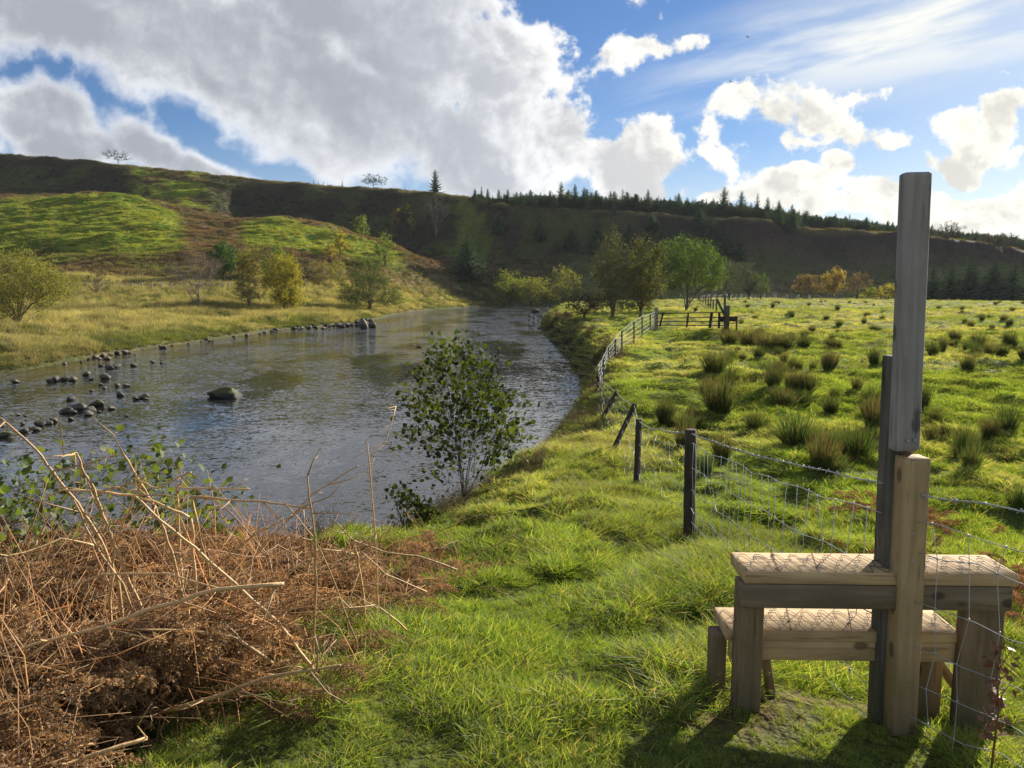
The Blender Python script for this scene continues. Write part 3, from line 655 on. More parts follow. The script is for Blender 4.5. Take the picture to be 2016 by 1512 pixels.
# px_left, px_right, py_top, base px, base py, Y or None, args
TREES = [
 ('willow_bush','broad yellow olive willow bush on the far bank, widest and tallest of its kind','bush',-55,126,498,38,646,60,dict(leaf=OL,leaf2=YG_,shape='fan',lo=.12,stems=7,tips=420,n_leaf=26000,lsize=.14,rmin=.012)),
 ('bare_shrub','low leafless brown shrub on the plain beside the big willow bush','shrub',158,222,530,190,583,88,dict(leaf=GREY,shape='fan',lo=.15,stems=5,tips=160,n_leaf=160,lsize=.15,rmin=.014,barkc=(.12,.09,.06))),
 ('birch_tree','leafless pale barked tree leaning slightly, standing alone on the far bank','tree',330,445,487,392,612,78,dict(leaf=(.16,.11,.06),shape='fan',lo=.22,stems=3,tips=420,n_leaf=2600,lsize=.10,rmin=.013,barkc=(.22,.19,.16),lean=(-.05,0),r0=.14)),
 ('round_tree','small round dark green tree with a short trunk below the knoll','tree',412,466,478,441,557,120,dict(leaf=(.03,.075,.018),leaf2=G,shape='round',lo=.18,tips=120,n_leaf=3600,lsize=.34)),
 ('birch_tree','slim yellow green tree just right of the round dark green tree','tree',464,496,502,479,556,112,dict(leaf=YG_,leaf2=GOLD,shape='tall',lo=.15,tips=70,n_leaf=1400,lsize=.28)),
 ('willow_bush','olive yellow bush behind the slim yellow green tree','bush',462,528,484,498,556,128,dict(leaf=OL,leaf2=YG_,shape='fan',lo=.12,stems=5,tips=110,n_leaf=2600,lsize=.26)),
 ('alder_tree','green tree standing behind the bright yellow green riverbank tree','tree',512,566,478,540,566,118,dict(leaf=G,leaf2=YG_,shape='round',lo=.2,tips=110,n_leaf=2800,lsize=.28)),
 ('grey_shrub','thin grey brown half bare shrub between the pale tree and the bright yellow green tree','shrub',462,522,540,490,608,82,dict(leaf=GREY,leaf2=OL,shape='fan',lo=.12,stems=5,tips=160,n_leaf=3500,lsize=.14,rmin=.014)),
 ('birch_tree','bright yellow green bushy tree, the most vivid on the far bank edge','tree',522,596,502,560,614,84,dict(leaf=YG_,leaf2=GOLD,shape='tall',lo=.06,stems=4,tips=240,n_leaf=17000,lsize=.19)),
 ('bare_tree','dark gnarled nearly leafless tree right of the bright yellow green tree','tree',572,626,500,599,570,118,dict(leaf=DK,shape='round',lo=.25,tips=170,n_leaf=350,lsize=.2,rmin=.02,barkc=(.06,.05,.045))),
 ('willow_bush','dull olive bush on the plain right of the dark gnarled tree','bush',606,662,514,634,560,132,dict(leaf=OL,shape='round',lo=.08,stems=5,tips=100,n_leaf=2400,lsize=.26)),
 ('willow_bush','small yellow bush touching the dull olive bush on the plain','bush',650,684,514,667,560,130,dict(leaf=YG_,leaf2=OL,shape='round',lo=.08,stems=4,tips=70,n_leaf=1700,lsize=.24)),
 ('alder_tree','loose green alder leaning left over the water, standing on the far bank','tree',664,780,498,728,612,100,dict(leaf=(.07,.11,.025),leaf2=(.12,.13,.035),shape='cone',lo=.04,stems=5,tips=330,n_leaf=13000,lsize=.2,rmin=.018,lean=(-.06,0))),
 ('small_tree','small fresh green tree on top of the second knoll','tree',698,728,426,713,468,208,dict(leaf=G,leaf2=YG_,shape='round',lo=.2,tips=60,n_leaf=1300,lsize=.42)),
 ('small_tree','small golden tree on the slope of the second knoll','tree',655,684,454,670,494,186,dict(leaf=GOLD,leaf2=YG_,shape='tall',lo=.15,tips=60,n_leaf=1300,lsize=.36)),
 ('small_tree','smallest golden tree, low on the second knoll','tree',638,660,480,649,504,180,dict(leaf=GOLD,leaf2=OL,shape='round',lo=.2,tips=40,n_leaf=700,lsize=.34)),
 ('small_tree','bushy yellow green tree at the right end of the second knoll','tree',736,775,455,758,505,190,dict(leaf=YG_,leaf2=G,shape='tall',lo=.1,tips=80,n_leaf=1900,lsize=.36)),
 ('rowan_bush','orange brown bush on the dark hillside','bush',768,787,409,778,425,258,dict(leaf=ORG,leaf2=GOLD,shape='round',lo=.15,stems=3,tips=30,n_leaf=500,lsize=.4)),
 ('rowan_bush','tiny yellow bush above the others on the dark hillside','bush',796,806,402,801,414,262,dict(leaf=YG_,leaf2=GOLD,shape='round',lo=.15,stems=3,tips=20,n_leaf=260,lsize=.35)),
 ('rowan_bush','small yellow bush below the tiny one on the dark hillside','bush',803,818,420,810,436,255,dict(leaf=GOLD,leaf2=YG_,shape='round',lo=.3,tips=25,n_leaf=350,lsize=.35)),
 ('rowan_bush','small lime yellow bush on the green spur below the ridge conifer','bush',915,929,436,922,450,248,dict(leaf=YG_,shape='round',lo=.15,stems=3,tips=25,n_leaf=380,lsize=.35)),
 ('bare_tree','grey leafless thorn tree on the dark slope below the ridge conifer','tree',832,884,384,859,432,256,dict(leaf=GREY,shape='round',lo=.3,tips=150,n_leaf=200,lsize=.3,rmin=.045,barkc=(.17,.16,.13),stems=2)),
 ('bare_tree','lone leafless thorn tree on the left part of the ridge line','tree',205,256,296,233,321,291,dict(leaf=DK,shape='round',lo=.35,tips=110,n_leaf=0,rmin=.045,barkc=(.05,.045,.04),lean=(-.1,0))),
 ('hawthorn_tree','rounded dark hawthorn on the ridge line','tree',708,757,344,735,373,280,dict(leaf=DK,shape='round',lo=.3,tips=120,n_leaf=700,lsize=.3,rmin=.04,barkc=(.05,.045,.04))),
 ('willow_bush','light green bush at the far bend of the river, left half of the pair','bush',972,1035,534,1003,596,208,dict(leaf=(.12,.16,.03),leaf2=YG_,shape='round',lo=.05,stems=5,tips=130,n_leaf=3600,lsize=.42)),
 ('willow_bush','yellow green bush at the far bend of the river, right half of the pair','bush',1008,1081,546,1046,597,206,dict(leaf=YG_,leaf2=OL,shape='round',lo=.05,stems=6,tips=130,n_leaf=4200,lsize=.42)),
 ('willow_bush','olive bush at the far end of the water left of the tall alders','bush',1080,1142,527,1112,597,205,dict(leaf=(.12,.12,.03),leaf2=YG_,shape='round',lo=.05,stems=5,tips=130,n_leaf=3400,lsize=.4)),
 ('alder_tree','tall thin grey green alder, highest of the riverside trees','tree',1146,1252,452,1205,626,74,dict(leaf=(.075,.09,.03),leaf2=(.14,.13,.04),shape='cone',lo=.05,stems=3,tips=460,n_leaf=5600,lsize=.17,rmin=.014,barkc=(.17,.15,.125))),
 ('alder_tree','bushy olive alder between the tallest alder and the bright green tree','tree',1214,1306,466,1262,626,71,dict(leaf=(.085,.10,.03),leaf2=(.14,.13,.04),shape='tall',lo=.04,stems=4,tips=420,n_leaf=6800,lsize=.16,rmin=.014)),
 ('alder_tree','fresh green round alder with a forked trunk beside the gate path','tree',1292,1425,472,1352,613,82,dict(leaf=(.07,.13,.022),leaf2=(.12,.16,.03),shape='round',lo=.24,stems=3,tips=420,n_leaf=11000,lsize=.2,rmin=.016,spread=.1,barkc=(.12,.11,.09),lean=(.02,0))),
 ('thorn_bush','low dark twiggy bush at the water edge left of the tall alders','bush',1118,1180,578,1150,628,84,dict(leaf=(.06,.06,.03),shape='fan',lo=.08,stems=7,tips=200,n_leaf=1200,lsize=.14,rmin=.012,barkc=(.10,.075,.055))),
 ('grey_tree','grey green half bare tree at the far fence, left of three','tree',1414,1464,515,1436,582,170,dict(leaf=(.07,.09,.045),leaf2=GREY,shape='round',lo=.08,stems=3,tips=170,n_leaf=3000,lsize=.28,rmin=.02,barkc=(.15,.14,.12))),
 ('grey_tree','narrow pointed grey green tree at the far fence, middle of three','tree',1456,1492,508,1475,582,172,dict(leaf=(.075,.09,.045),leaf2=GREY,shape='cone',lo=.08,stems=3,tips=150,n_leaf=2400,lsize=.27,rmin=.02,barkc=(.15,.14,.12))),
 ('grey_tree','low green bush at the far fence, right of three','bush',1480,1512,540,1497,582,174,dict(leaf=(.08,.11,.04),leaf2=G,shape='round',lo=.06,stems=3,tips=90,n_leaf=1700,lsize=.27)),
 ('maple_tree','low rusty orange tree at the far edge of the field','tree',1566,1612,541,1590,585,204,dict(leaf=(.17,.12,.04),leaf2=ORG,shape='round',lo=.2,tips=130,n_leaf=2800,lsize=.38,rmin=.03)),
 ('maple_tree','golden autumn tree at the far edge of the field, tallest there','tree',1618,1664,523,1641,585,203,dict(leaf=GOLD,leaf2=ORG,shape='tall',lo=.15,tips=150,n_leaf=3000,lsize=.38,rmin=.03)),
 ('maple_tree','thin brown leaved tree right of the golden tree','tree',1664,1708,538,1688,586,205,dict(leaf=(.16,.11,.05),leaf2=ORG,shape='round',lo=.25,tips=130,n_leaf=1000,lsize=.34,rmin=.03)),
 ('gorse_bush','low yellow green bush at the far field edge, left of the yellow one','bush',1696,1728,566,1712,586,206,dict(leaf=YG_,shape='round',lo=.03,stems=4,tips=60,n_leaf=1300,lsize=.36)),
 ('gorse_bush','low golden yellow bush at the far field edge beside the post','bush',1726,1764,560,1745,587,207,dict(leaf=GOLD,leaf2=YG_,shape='round',lo=.03,stems=4,tips=70,n_leaf=1700,lsize=.36)),
 ('bare_tree','spreading bare tree on the skyline right of the tall post','tree',1842,1892,436,1868,474,263,dict(leaf=(.08,.06,.04),shape='round',lo=.15,tips=170,n_leaf=500,lsize=.3,rmin=.04,stems=3,barkc=(.07,.055,.045))),
 ('bare_tree','rounded bare tree on the skyline at the right end','tree',1946,2000,458,1974,486,264,dict(leaf=(.08,.06,.04),shape='round',lo=.15,tips=150,n_leaf=500,lsize=.3,rmin=.04,stems=3,barkc=(.07,.055,.045))),
]
for i, (nm, lb, ct, x0, x1, yt, bx, by, Y, kw) in enumerate(TREES):
    p = at(bx, by, None if Y < 135 else Y); h, w = dims(x0, x1, yt, p); h = max(h, 1.2)
    make_tree(nm, lb, ct, p, h, w, 100 + i, **kw)

# ------------------------------------------------------------------ conifers
def conifer_mesh(nm, h, w, seed, col, dens=1.0, taper=1.0, bare=.05):
    g = np.random.default_rng(seed); A = Acc()
    A.tube([(0, 0, -.3), (0, 0, h * .5), (g.normal() * .05, 0, h * 1.0)], [h * .018, h * .011, h * .002], 5, (.07, .055, .045), 1)
    nb = int(78 * dens)
    for k in range(nb):
        t = (k + g.random()) / nb; z = h * (bare + (1 - bare) * t ** .92); L = w / 2 * ((1 - t) ** .85 * taper + .05) * g.uniform(.65, 1.15)
        if t > .97: L = w * .03
        an = k * 2.4 + g.normal() * .3; d = np.array([math.cos(an), math.sin(an), 0]); s = np.array([-d[1], d[0], 0])
        lift = .05 + .55 * t; n = 7
        q = np.linspace(.08, 1, n)[:, None]; pts = np.array([0, 0, z]) + d * L * q + np.array([0, 0, 1]) * (L * (lift * q - .30 * q * (1 - q) * 2 + .12 * q ** 3))
        # sprays of needles along the branch
        m = 5; P0 = np.repeat(pts, m, 0) + g.normal(size=(n * m, 3)) * L * .035
        sl = (L * .30 * (1.15 - np.repeat(q, m, 0)) + .06 * w * .3); sg = np.where(g.random((n * m, 1)) < .5, -1, 1)
        e = unit(s * sg * g.uniform(.2, 1., (n * m, 1)) + d * g.uniform(.3, 1., (n * m, 1)) + np.array([0, 0, 1]) * g.uniform(-.45, .25, (n * m, 1)))
        wd = unit(np.cross(e, g.normal(size=(n * m, 3)))) * sl * .24
        V = np.stack([P0 - wd, P0 + wd, P0 + e * sl + wd * .15], 1)
        A.add(V.reshape(-1, 3), None, np.arange(n * m * 3).reshape(-1, 3), np.array(col) * (1 + g.uniform(-.35, .35, (n * m, 1))), 0)
    return A.mesh(nm, [needle, bark])
CN = [conifer_mesh('conifer_a', 8, 4.4, 1, (.055, .09, .045)), conifer_mesh('conifer_b', 8, 3.2, 2, (.06, .095, .05), .9), conifer_mesh('conifer_c', 8, 5.6, 3, (.06, .10, .058), 1.1, 1.05),
      conifer_mesh('conifer_d', 8, 2.6, 4, (.055, .085, .042), .8)]
CNY = conifer_mesh('conifer_pale', 8, 6.2, 5, (.085, .135, .085), 1.2, 1.05)
def conifer(label, p, h, k, group=None, wide=1.0, pale=False, name='spruce_tree'):
    wide *= 1.35
    o = obj(name, CNY if pale else CN[k]); o.location = [float(c) for c in p]; s = h / 8; o.scale = (s * wide, s * wide, s); o.rotation_euler.z = random.uniform(0, 6)
    tag(o, label, 'conifer', group); return o
random.seed(5)
for (px, pt, Y, k, wd, lb) in [(857, 334, 273, 0, 1.05, 'tall dark spruce alone on the ridge above the thorn tree'), (920, 467, 218, 2, 1.3, 'small blue green spruce on the bank of the brown bench'),
      (990, 514, 222, 2, 1.2, 'small dark spruce low on the slope by the river bend')]:
    bp = {857: 388, 920: 512, 990: 540}[px]; p = at(px, bp, Y); h, _ = dims(px, px + 1, pt, p); conifer(lb, p, h, k, None, wd)
for (px, pt, h) in [(618, 352, 5), (627, 356, 4), (637, 357, 3.4), (674, 354, 4.5), (645, 360, 2.5)]:
    p = at(px, 366, 330); _, v = uv(px, pt); conifer('tiny dark spruce tip showing over the bare ridge', (p[0], 330, ZC + float(v) * 330 - h), h, 3, 'spruce tips behind the ridge')
for (px, pt, bp, Y, wd) in [(1835, 524, 590, 211, 1.1), (1872, 520, 591, 214, 1.15), (1908, 517, 591, 212, 1.25), (1956, 514, 592, 211, 1.25), (1994, 516, 592, 213, 1.2), (2040, 515, 592, 212, 1.2), (1792, 535, 589, 215, 1.1), (2085, 518, 592, 213, 1.1)]:
    p = at(px, bp, Y); h, _ = dims(px, px + 1, pt, p); conifer('tall dark spruce in the row at the right end of the field edge', p, h, random.choice([0, 2]), 'spruces in a row beyond the field', wd * 1.35)
# spruces scattered down the dark face
for (px, pt, Y, wd) in [(1283, 420, 256, 1.15), (1208, 402, 262, 1.1), (1060, 412, 262, 1.1), (980, 424, 256, 1.2), (1062, 436, 254, 1.2), (1124, 450, 252, 1.2), (1176, 444, 254, 1.2), (1160, 470, 250, 1.1), (1240, 440, 253, 1.1), (1300, 452, 251, 1.15), (1378, 408, 258, 1.2),
      (1400, 424, 255, 1.1), (1392, 448, 252, 1.1), (1430, 452, 250, 1.1), (1412, 470, 249, 1.0), (1345, 450, 252, 1.1), (1534, 414, 259, 1.2), (1562, 412, 259, 1.2), (1548, 428, 257, 1.1), (1105, 420, 260, 1.1), (1000, 402, 263, 1.0), (935, 372, 268, .9), (1455, 480, 248, .9), (1376, 490, 249, 1.0)]:
    p = at(px, pt + 30, Y); h = random.uniform(6.5, 9); _, v = uv(px, pt); p[2] = min(p[2], ZC + v * Y - h + 2.0); h = ZC + v * Y - p[2]
    conifer('pale green spruce growing on the steep face below the plantation', p, max(h, 4.5), 2, 'spruces on the steep face', wd, pale=random.random() < .5)
# the plantation on the plateau: front ranks first
big = [(1132, 362), (1105, 358), (1226, 372), (1276, 373), (1336, 380), (1427, 367), (1461, 376), (1492, 380), (1534, 394), (1512, 388), (1150, 368), (1175, 374), (1645, 420), (1000, 372), (982, 376), (1082, 374), (1202, 376), (1560, 402), (948, 366), (960, 374)]
cnt = 0
for px, pt in big:
    Y = random.uniform(268, 282); u, v = uv(px, pt); x = float(u * Y); z = h1(x, Y); h = ZC + float(v) * Y - z
    conifer('tall dark spruce standing above the rest of the plantation skyline', (x, Y, z), max(h, 5), random.choice([0, 0, 1]), 'tall spruces on the plantation skyline', .95)
top_px = [935, 1000, 1060, 1150, 1250, 1340, 1420, 1500, 1560, 1620, 1700, 1780, 1850, 1950, 2016, 2200]
top_py = [392, 384, 378, 378, 386, 388, 394, 402, 410, 420, 430, 440, 448, 458, 466, 490]
while cnt < 250:
    px = 938 + 1180 * random.random() ** 1.15; Y = 266 + 60 * random.random() ** 1.3; 
    if px < 1000 and random.random() < .4: continue
    u, _ = uv(px, 400); x = float(u * Y); z = h1(x, Y); _, v = uv(px, np.interp(px, top_px, top_py) + random.uniform(-7, 9))
    h = ZC + float(v) * Y - z; lim = 9.5 if px < 1600 else 6.5
    if h < 2.0: h = random.uniform(2.2, 3.5)
    h = min(h, lim)
    if Y < 272: h = min(h, random.uniform(2.5, 5))
    conifer('young dark spruce in the dense plantation above the steep face', (x, Y, z), h, random.choice([0, 1, 1, 3, 3, 2]), 'spruces of the plantation', random.uniform(.9, 1.25), pale=(Y < 276 and random.random() < .75)); cnt += 1

# ------------------------------------------------------------------ rush tussocks on the field
def rush_mesh(nm, seed, n=520, brown=.4, w=.55):
    g = np.random.default_rng(seed); A = Acc()
    an = g.uniform(0, 2 * math.pi, n); r = np.sqrt(g.random(n)) * .17; base = np.stack([np.cos(an) * r, np.sin(an) * r, np.full(n, -.05)], 1)
    tilt = (r / .17) * w * g.uniform(.5, 1.25, n) + g.normal(size=n) * .10; a2 = an + g.normal(size=n) * .4
    L = g.uniform(.35, 1.15, n) * (1 - .2 * (r / .17)); d = np.stack([np.cos(a2) * np.sin(tilt), np.sin(a2) * np.sin(tilt), np.cos(tilt)], 1)
    side = unit(np.cross(d, g.normal(size=(n, 3)))) * .0048
    droop = np.array([0, 0, -1.]) * (np.abs(tilt)[:, None] * .16)
    p = [base + d * L[:, None] * t + droop * t * t * L[:, None] for t in (0, .4, .75, 1.)]
    wv = [1.3, 1.1, .9, .25]
    V = np.stack([q for a, b in zip(p, wv) for q in (a - side * b, a + side * b)], 1); o = np.arange(n)[:, None] * 8
    Fq = np.concatenate([o + [0, 1, 3, 2], o + [2, 3, 5, 4], o + [4, 5, 7, 6]])
    gr = np.array([.065, .105, .026]); br = np.array([.15, .11, .05]); t = (g.random(n) < brown)[:, None]
    c0 = gr * (1 + g.uniform(-.3, .3, (n, 1))); c1 = np.where(t, br, gr * 1.2); c2 = np.where(g.random((n, 1)) < brown * 1.4, br * 1.1, gr * 1.4)
    A.add(V.reshape(-1, 3), Fq, None, np.concatenate([c0, c1, c2]))
    # seed heads
    k = g.choice(n, n // 6); leaf_cards(A, p[2][k], .035, g, (.12, .07, .035), aspect=.8)
    return A.mesh(nm, [rush_m])
RU = [rush_mesh('rush_a', 1, 420, .28, .42), rush_mesh('rush_b', 2, 560, .38, .50), rush_mesh('rush_c', 3, 460, .15, .60), rush_mesh('rush_d', 4, 420, .55, .38)]
RUSH = [(1410,742,58,78,1),(1422,818,82,100,1),(1312,838,62,60,0),(1368,852,40,55,3),(1440,680,36,60,3),(1478,683,44,66,3),(1512,686,40,66,3),(1548,690,34,56,1),(1585,690,30,44,0),(1496,706,26,40,0),(1530,756,54,52,1),
 (1562,772,50,52,3),(1592,778,52,56,1),(1636,736,50,52,3),(1640,818,44,56,0),(1548,806,48,64,1),(1490,848,46,60,0),(1578,884,82,118,2),(1646,940,44,80,0),(1692,905,88,105,2),(1724,848,76,66,3),(1724,720,42,40,0),(1690,772,34,34,3),
 (1840,702,36,36,0),(1858,692,34,26,1),(1910,735,44,44,0),(1930,690,36,46,1),(1976,702,30,44,0),(1990,682,34,36,1),(1876,664,18,20,0),(1836,884,52,48,3),(1904,908,88,66,2),(1988,862,74,70,2),(1846,842,40,44,0),(1392,936,54,46,2),(2012,1010,70,60,2),
 (1560,626,16,18,0),(1522,607,14,14,3),(1650,612,14,16,0),(1702,640,14,16,0),(1600,655,15,20,1),(1460,640,12,16,0),(1750,800,36,40,1),(1560,726,18,26,0),(1480,620,12,14,0),(1935,632,14,18,0),(1990,640,16,22,1),(1896,610,10,14,0),(1640,672,16,22,0)]
RL = {1:'broad brown green rush tussock beside the mown path, nearest of the large ones',17:'large dark green rush tussock casting a long shadow, beyond the wire netting',19:'large rush tussock just left of the tall post',
      31:'large spiky rush tussock right of the tall post',32:'rush tussock at the right edge level with the barbed wire post top',35:'dark rush tussock at the right edge below the barbed wire',0:'tall rush tussock behind the broad one beside the path',
      2:'small pale rush tussock left of the broad one, near the leaning posts',18:'low spreading rush tussock directly in front of the largest pair',34:'low green rush tussock just beyond the nearest fence post'}
for i, (px, py, hp, wp, k) in enumerate(RUSH):
    x, y, z = hit(px, py); h = hp / F * y; w = wp / F * y; h = min(max(h, .25), 1.3)
    o = obj('rush_tussock', RU[k], loc=(x, y + w * .2, h1(x, y + w * .2))); o.scale = (w / 1.0, w / 1.0, h / .92); o.rotation_euler.z = random.uniform(0, 6)
    tag(o, RL.get(i, 'brown tipped rush tussock among the others in the rough field'), 'rush tussock', 'rush tussocks in the field')
for (cx_, cy_, sx, sy, n_, hh) in ((1415, 785, 40, 60, 6, .6), (1330, 840, 60, 30, 4, .5), (1510, 676, 95, 14, 13, .5), (1565, 778, 60, 34, 8, .55), (1560, 715, 60, 20, 5, .45), (1670, 920, 80, 40, 4, .6), (1860, 900, 80, 40, 5, .5), (1950, 700, 60, 20, 8, .6), (1720, 800, 90, 60, 8, .5)):
    for q in range(n_):
        px, py = random.gauss(cx_, sx * .6), random.gauss(cy_, sy * .6); x, y, z = hit(px, py)
        if abs(px - (1385 - (py - 700) * .3)) < 18 and py < 760: continue
        o = obj('rush_tussock', random.choice(RU), loc=(x, y, z)); s = random.uniform(.6, 1.15) * hh; o.scale = (s * 1.1, s * 1.1, s * random.uniform(.9, 1.25)); o.rotation_euler.z = random.uniform(0, 6)
        tag(o, 'brown tipped rush tussock among the others in the rough field', 'rush tussock', 'rush tussocks in the field')
for i in range(70):
    px = random.uniform(1300, 2250); py = 590 + 130 * random.random() ** 1.7; x, y, z = hit(px, py)
    if y > 225 or y < 14 or (px < 1420 and py > 620): continue
    o = obj('rush_tussock', random.choice(RU), loc=(x, y, z)); s = random.uniform(.35, .75); o.scale = (s * 1.3, s * 1.3, s * .8); o.rotation_euler.z = random.uniform(0, 6)
    tag(o, 'brown tipped rush tussock among the others in the rough field', 'rush tussock', 'rush tussocks in the field')
# ================================================================== GRASS (instanced tufts)
grass_m = leaf_mat('grass blades', trans=.55, gloss=.025, inst=True, var=.25, tcol=(1.25, 1.15, .5))
HID = bpy.data.collections.new('tufts')
def tuft(nm, seed, n, L, w, spread, rad, cols, bend=.6, lie=0.):
    g = np.random.default_rng(seed); A = Acc()
    an = g.uniform(0, 2 * math.pi, n); r = np.sqrt(g.random(n)) * rad; base = np.stack([np.cos(an) * r, np.sin(an) * r, np.full(n, -.01)], 1)
    tilt = np.abs(g.normal(size=n)) * spread; a2 = g.uniform(0, 2 * math.pi, n); ln = L * g.uniform(.45, 1.15, n)
    d = np.stack([np.cos(a2) * np.sin(tilt) + lie, np.sin(a2) * np.sin(tilt), np.cos(tilt)], 1)
    hz = np.stack([np.cos(a2), np.sin(a2), np.full(n, -.55)], 1) * (bend * g.uniform(.2, 1, n))[:, None]
    side = unit(np.cross(d, g.normal(size=(n, 3)))) * w
    ts = (0, .45, 1.); wv = (1., .85, .12)
    V = np.stack([q for t, b in zip(ts, wv) for q in (base + (d * t + hz * t * t) * ln[:, None] - side * b, base + (d * t + hz * t * t) * ln[:, None] + side * b)], 1)
    o = np.arange(n)[:, None] * 6; Fq = np.concatenate([o + [0, 1, 3, 2], o + [2, 3, 5, 4]])
    ci = g.integers(0, len(cols), n); c = np.array(cols)[ci] * (1 + g.uniform(-.25, .25, (n, 1)))
    A.add(V.reshape(-1, 3), Fq, None, np.concatenate([c * .9, c * 1.1]))
    o = bpy.data.objects.new(nm, A.mesh(nm, [grass_m])); HID.objects.link(o); return o
def scatter(name, Pn, scl, tint, idx, protos, lean=None, mat=None):
    n = len(Pn); me = bpy.data.meshes.new(name); me.vertices.add(n); me.vertices.foreach_set('co', Pn.astype(np.float32).ravel())
    rot = np.zeros((n, 3)); rot[:, 2] = rng.uniform(0, 6.28, n); rot[:, 0] = rng.normal(size=n) * .12; rot[:, 1] = rng.normal(size=n) * .12
    me.attributes.new('rot', 'FLOAT_VECTOR', 'POINT').data.foreach_set('vector', rot.astype(np.float32).ravel())
    me.attributes.new('scl', 'FLOAT_VECTOR', 'POINT').data.foreach_set('vector', scl.astype(np.float32).ravel())
    me.attributes.new('tint', 'FLOAT_VECTOR', 'POINT').data.foreach_set('vector', tint.astype(np.float32).ravel())
    me.attributes.new('idx', 'INT', 'POINT').data.foreach_set('value', idx.astype(np.int32))
    if mat: me.materials.append(mat)
    o = obj(name, me)
    c = bpy.data.collections.new(name + '_kinds')
    for k, p in enumerate(protos):
        q = p.copy(); q.name = '%s_%02d' % (name, k); c.objects.link(q)
    ng = bpy.data.node_groups.new(name, 'GeometryNodeTree'); ng.interface.new_socket('Geometry', in_out='INPUT', socket_type='NodeSocketGeometry'); ng.interface.new_socket('Geometry', in_out='OUTPUT', socket_type='NodeSocketGeometry')
    gi = ng.nodes.new('NodeGroupInput'); go = ng.nodes.new('NodeGroupOutput'); ip = ng.nodes.new('GeometryNodeInstanceOnPoints'); ci = ng.nodes.new('GeometryNodeCollectionInfo')
    ci.inputs['Collection'].default_value = c; ci.inputs['Separate Children'].default_value = True; ci.inputs['Reset Children'].default_value = True
    ip.inputs['Pick Instance'].default_value = True
    def na(nm, ty):
        a = ng.nodes.new('GeometryNodeInputNamedAttribute'); a.data_type = ty; a.inputs[0].default_value = nm; return [s for s in a.outputs if s.enabled and s.name == 'Attribute'][0]
    L = ng.links.new
    L(gi.outputs[0], ip.inputs['Points']); L(ci.outputs[0], ip.inputs['Instance']); L(na('idx', 'INT'), ip.inputs['Instance Index']); L(na('scl', 'FLOAT_VECTOR'), ip.inputs['Scale'])
    er = ng.nodes.new('FunctionNodeEulerToRotation'); L(na('rot', 'FLOAT_VECTOR'), er.inputs[0]); L(er.outputs[0], ip.inputs['Rotation'])
    L(ip.outputs[0], go.inputs[0])
    md = o.modifiers.new('scatter', 'NODES'); md.node_group = ng
    return tag(o, kind='stuff')
GC = [(.17, .25, .03), (.24, .30, .045), (.12, .20, .025), (.30, .32, .07)]
GD = GC + [(.30, .25, .11), (.25, .22, .08)]
TN = [(.33, .28, .15), (.26, .22, .11), (.17, .20, .06), (.42, .37, .22)]
short = [tuft('t%d' % i, i, 40, .066, .0018, .65, .042, GC + ([(.34, .28, .12)] if i % 2 else []), .8) for i in range(5)]
longg = [tuft('l%d' % i, 20 + i, 46, .20, .0026, .5, .07, GD, .9) for i in range(4)]
field = [tuft('f%d' % i, 40 + i, 40, .17, .006, .65, .20, GD if i % 2 else GC, .7) for i in range(4)]
tall = [tuft('d%d' % i, 60 + i, 60, .85, .011, .28, .35, TN, .35) for i in range(4)]
tallg = [tuft('dg%d' % i, 70 + i, 60, .65, .012, .4, .35, [(.12, .15, .035), (.17, .18, .05), (.09, .12, .03)], .5) for i in range(2)]
heath = [tuft('h%d' % i, 80 + i, 40, .6, .026, .55, .55, [(.14, .09, .05), (.10, .075, .04), (.18, .12, .06)], .4) for i in range(3)]
hgr = [tuft('hg%d' % i, 90 + i, 40, .38, .028, .7, .55, [(.12, .17, .025), (.18, .21, .035), (.09, .135, .02)], .6) for i in range(3)]
HAZ = {}
def land_pts(n, y0, y1, s0, s1, power=1.0):
    y = (y0 ** (1/power) + rng.random(n) * (y1 ** (1/power) - y0 ** (1/power))) ** power
    px = rng.uniform(s0, s1, n); x = uv(px, HOR)[0] * y
    return x, y
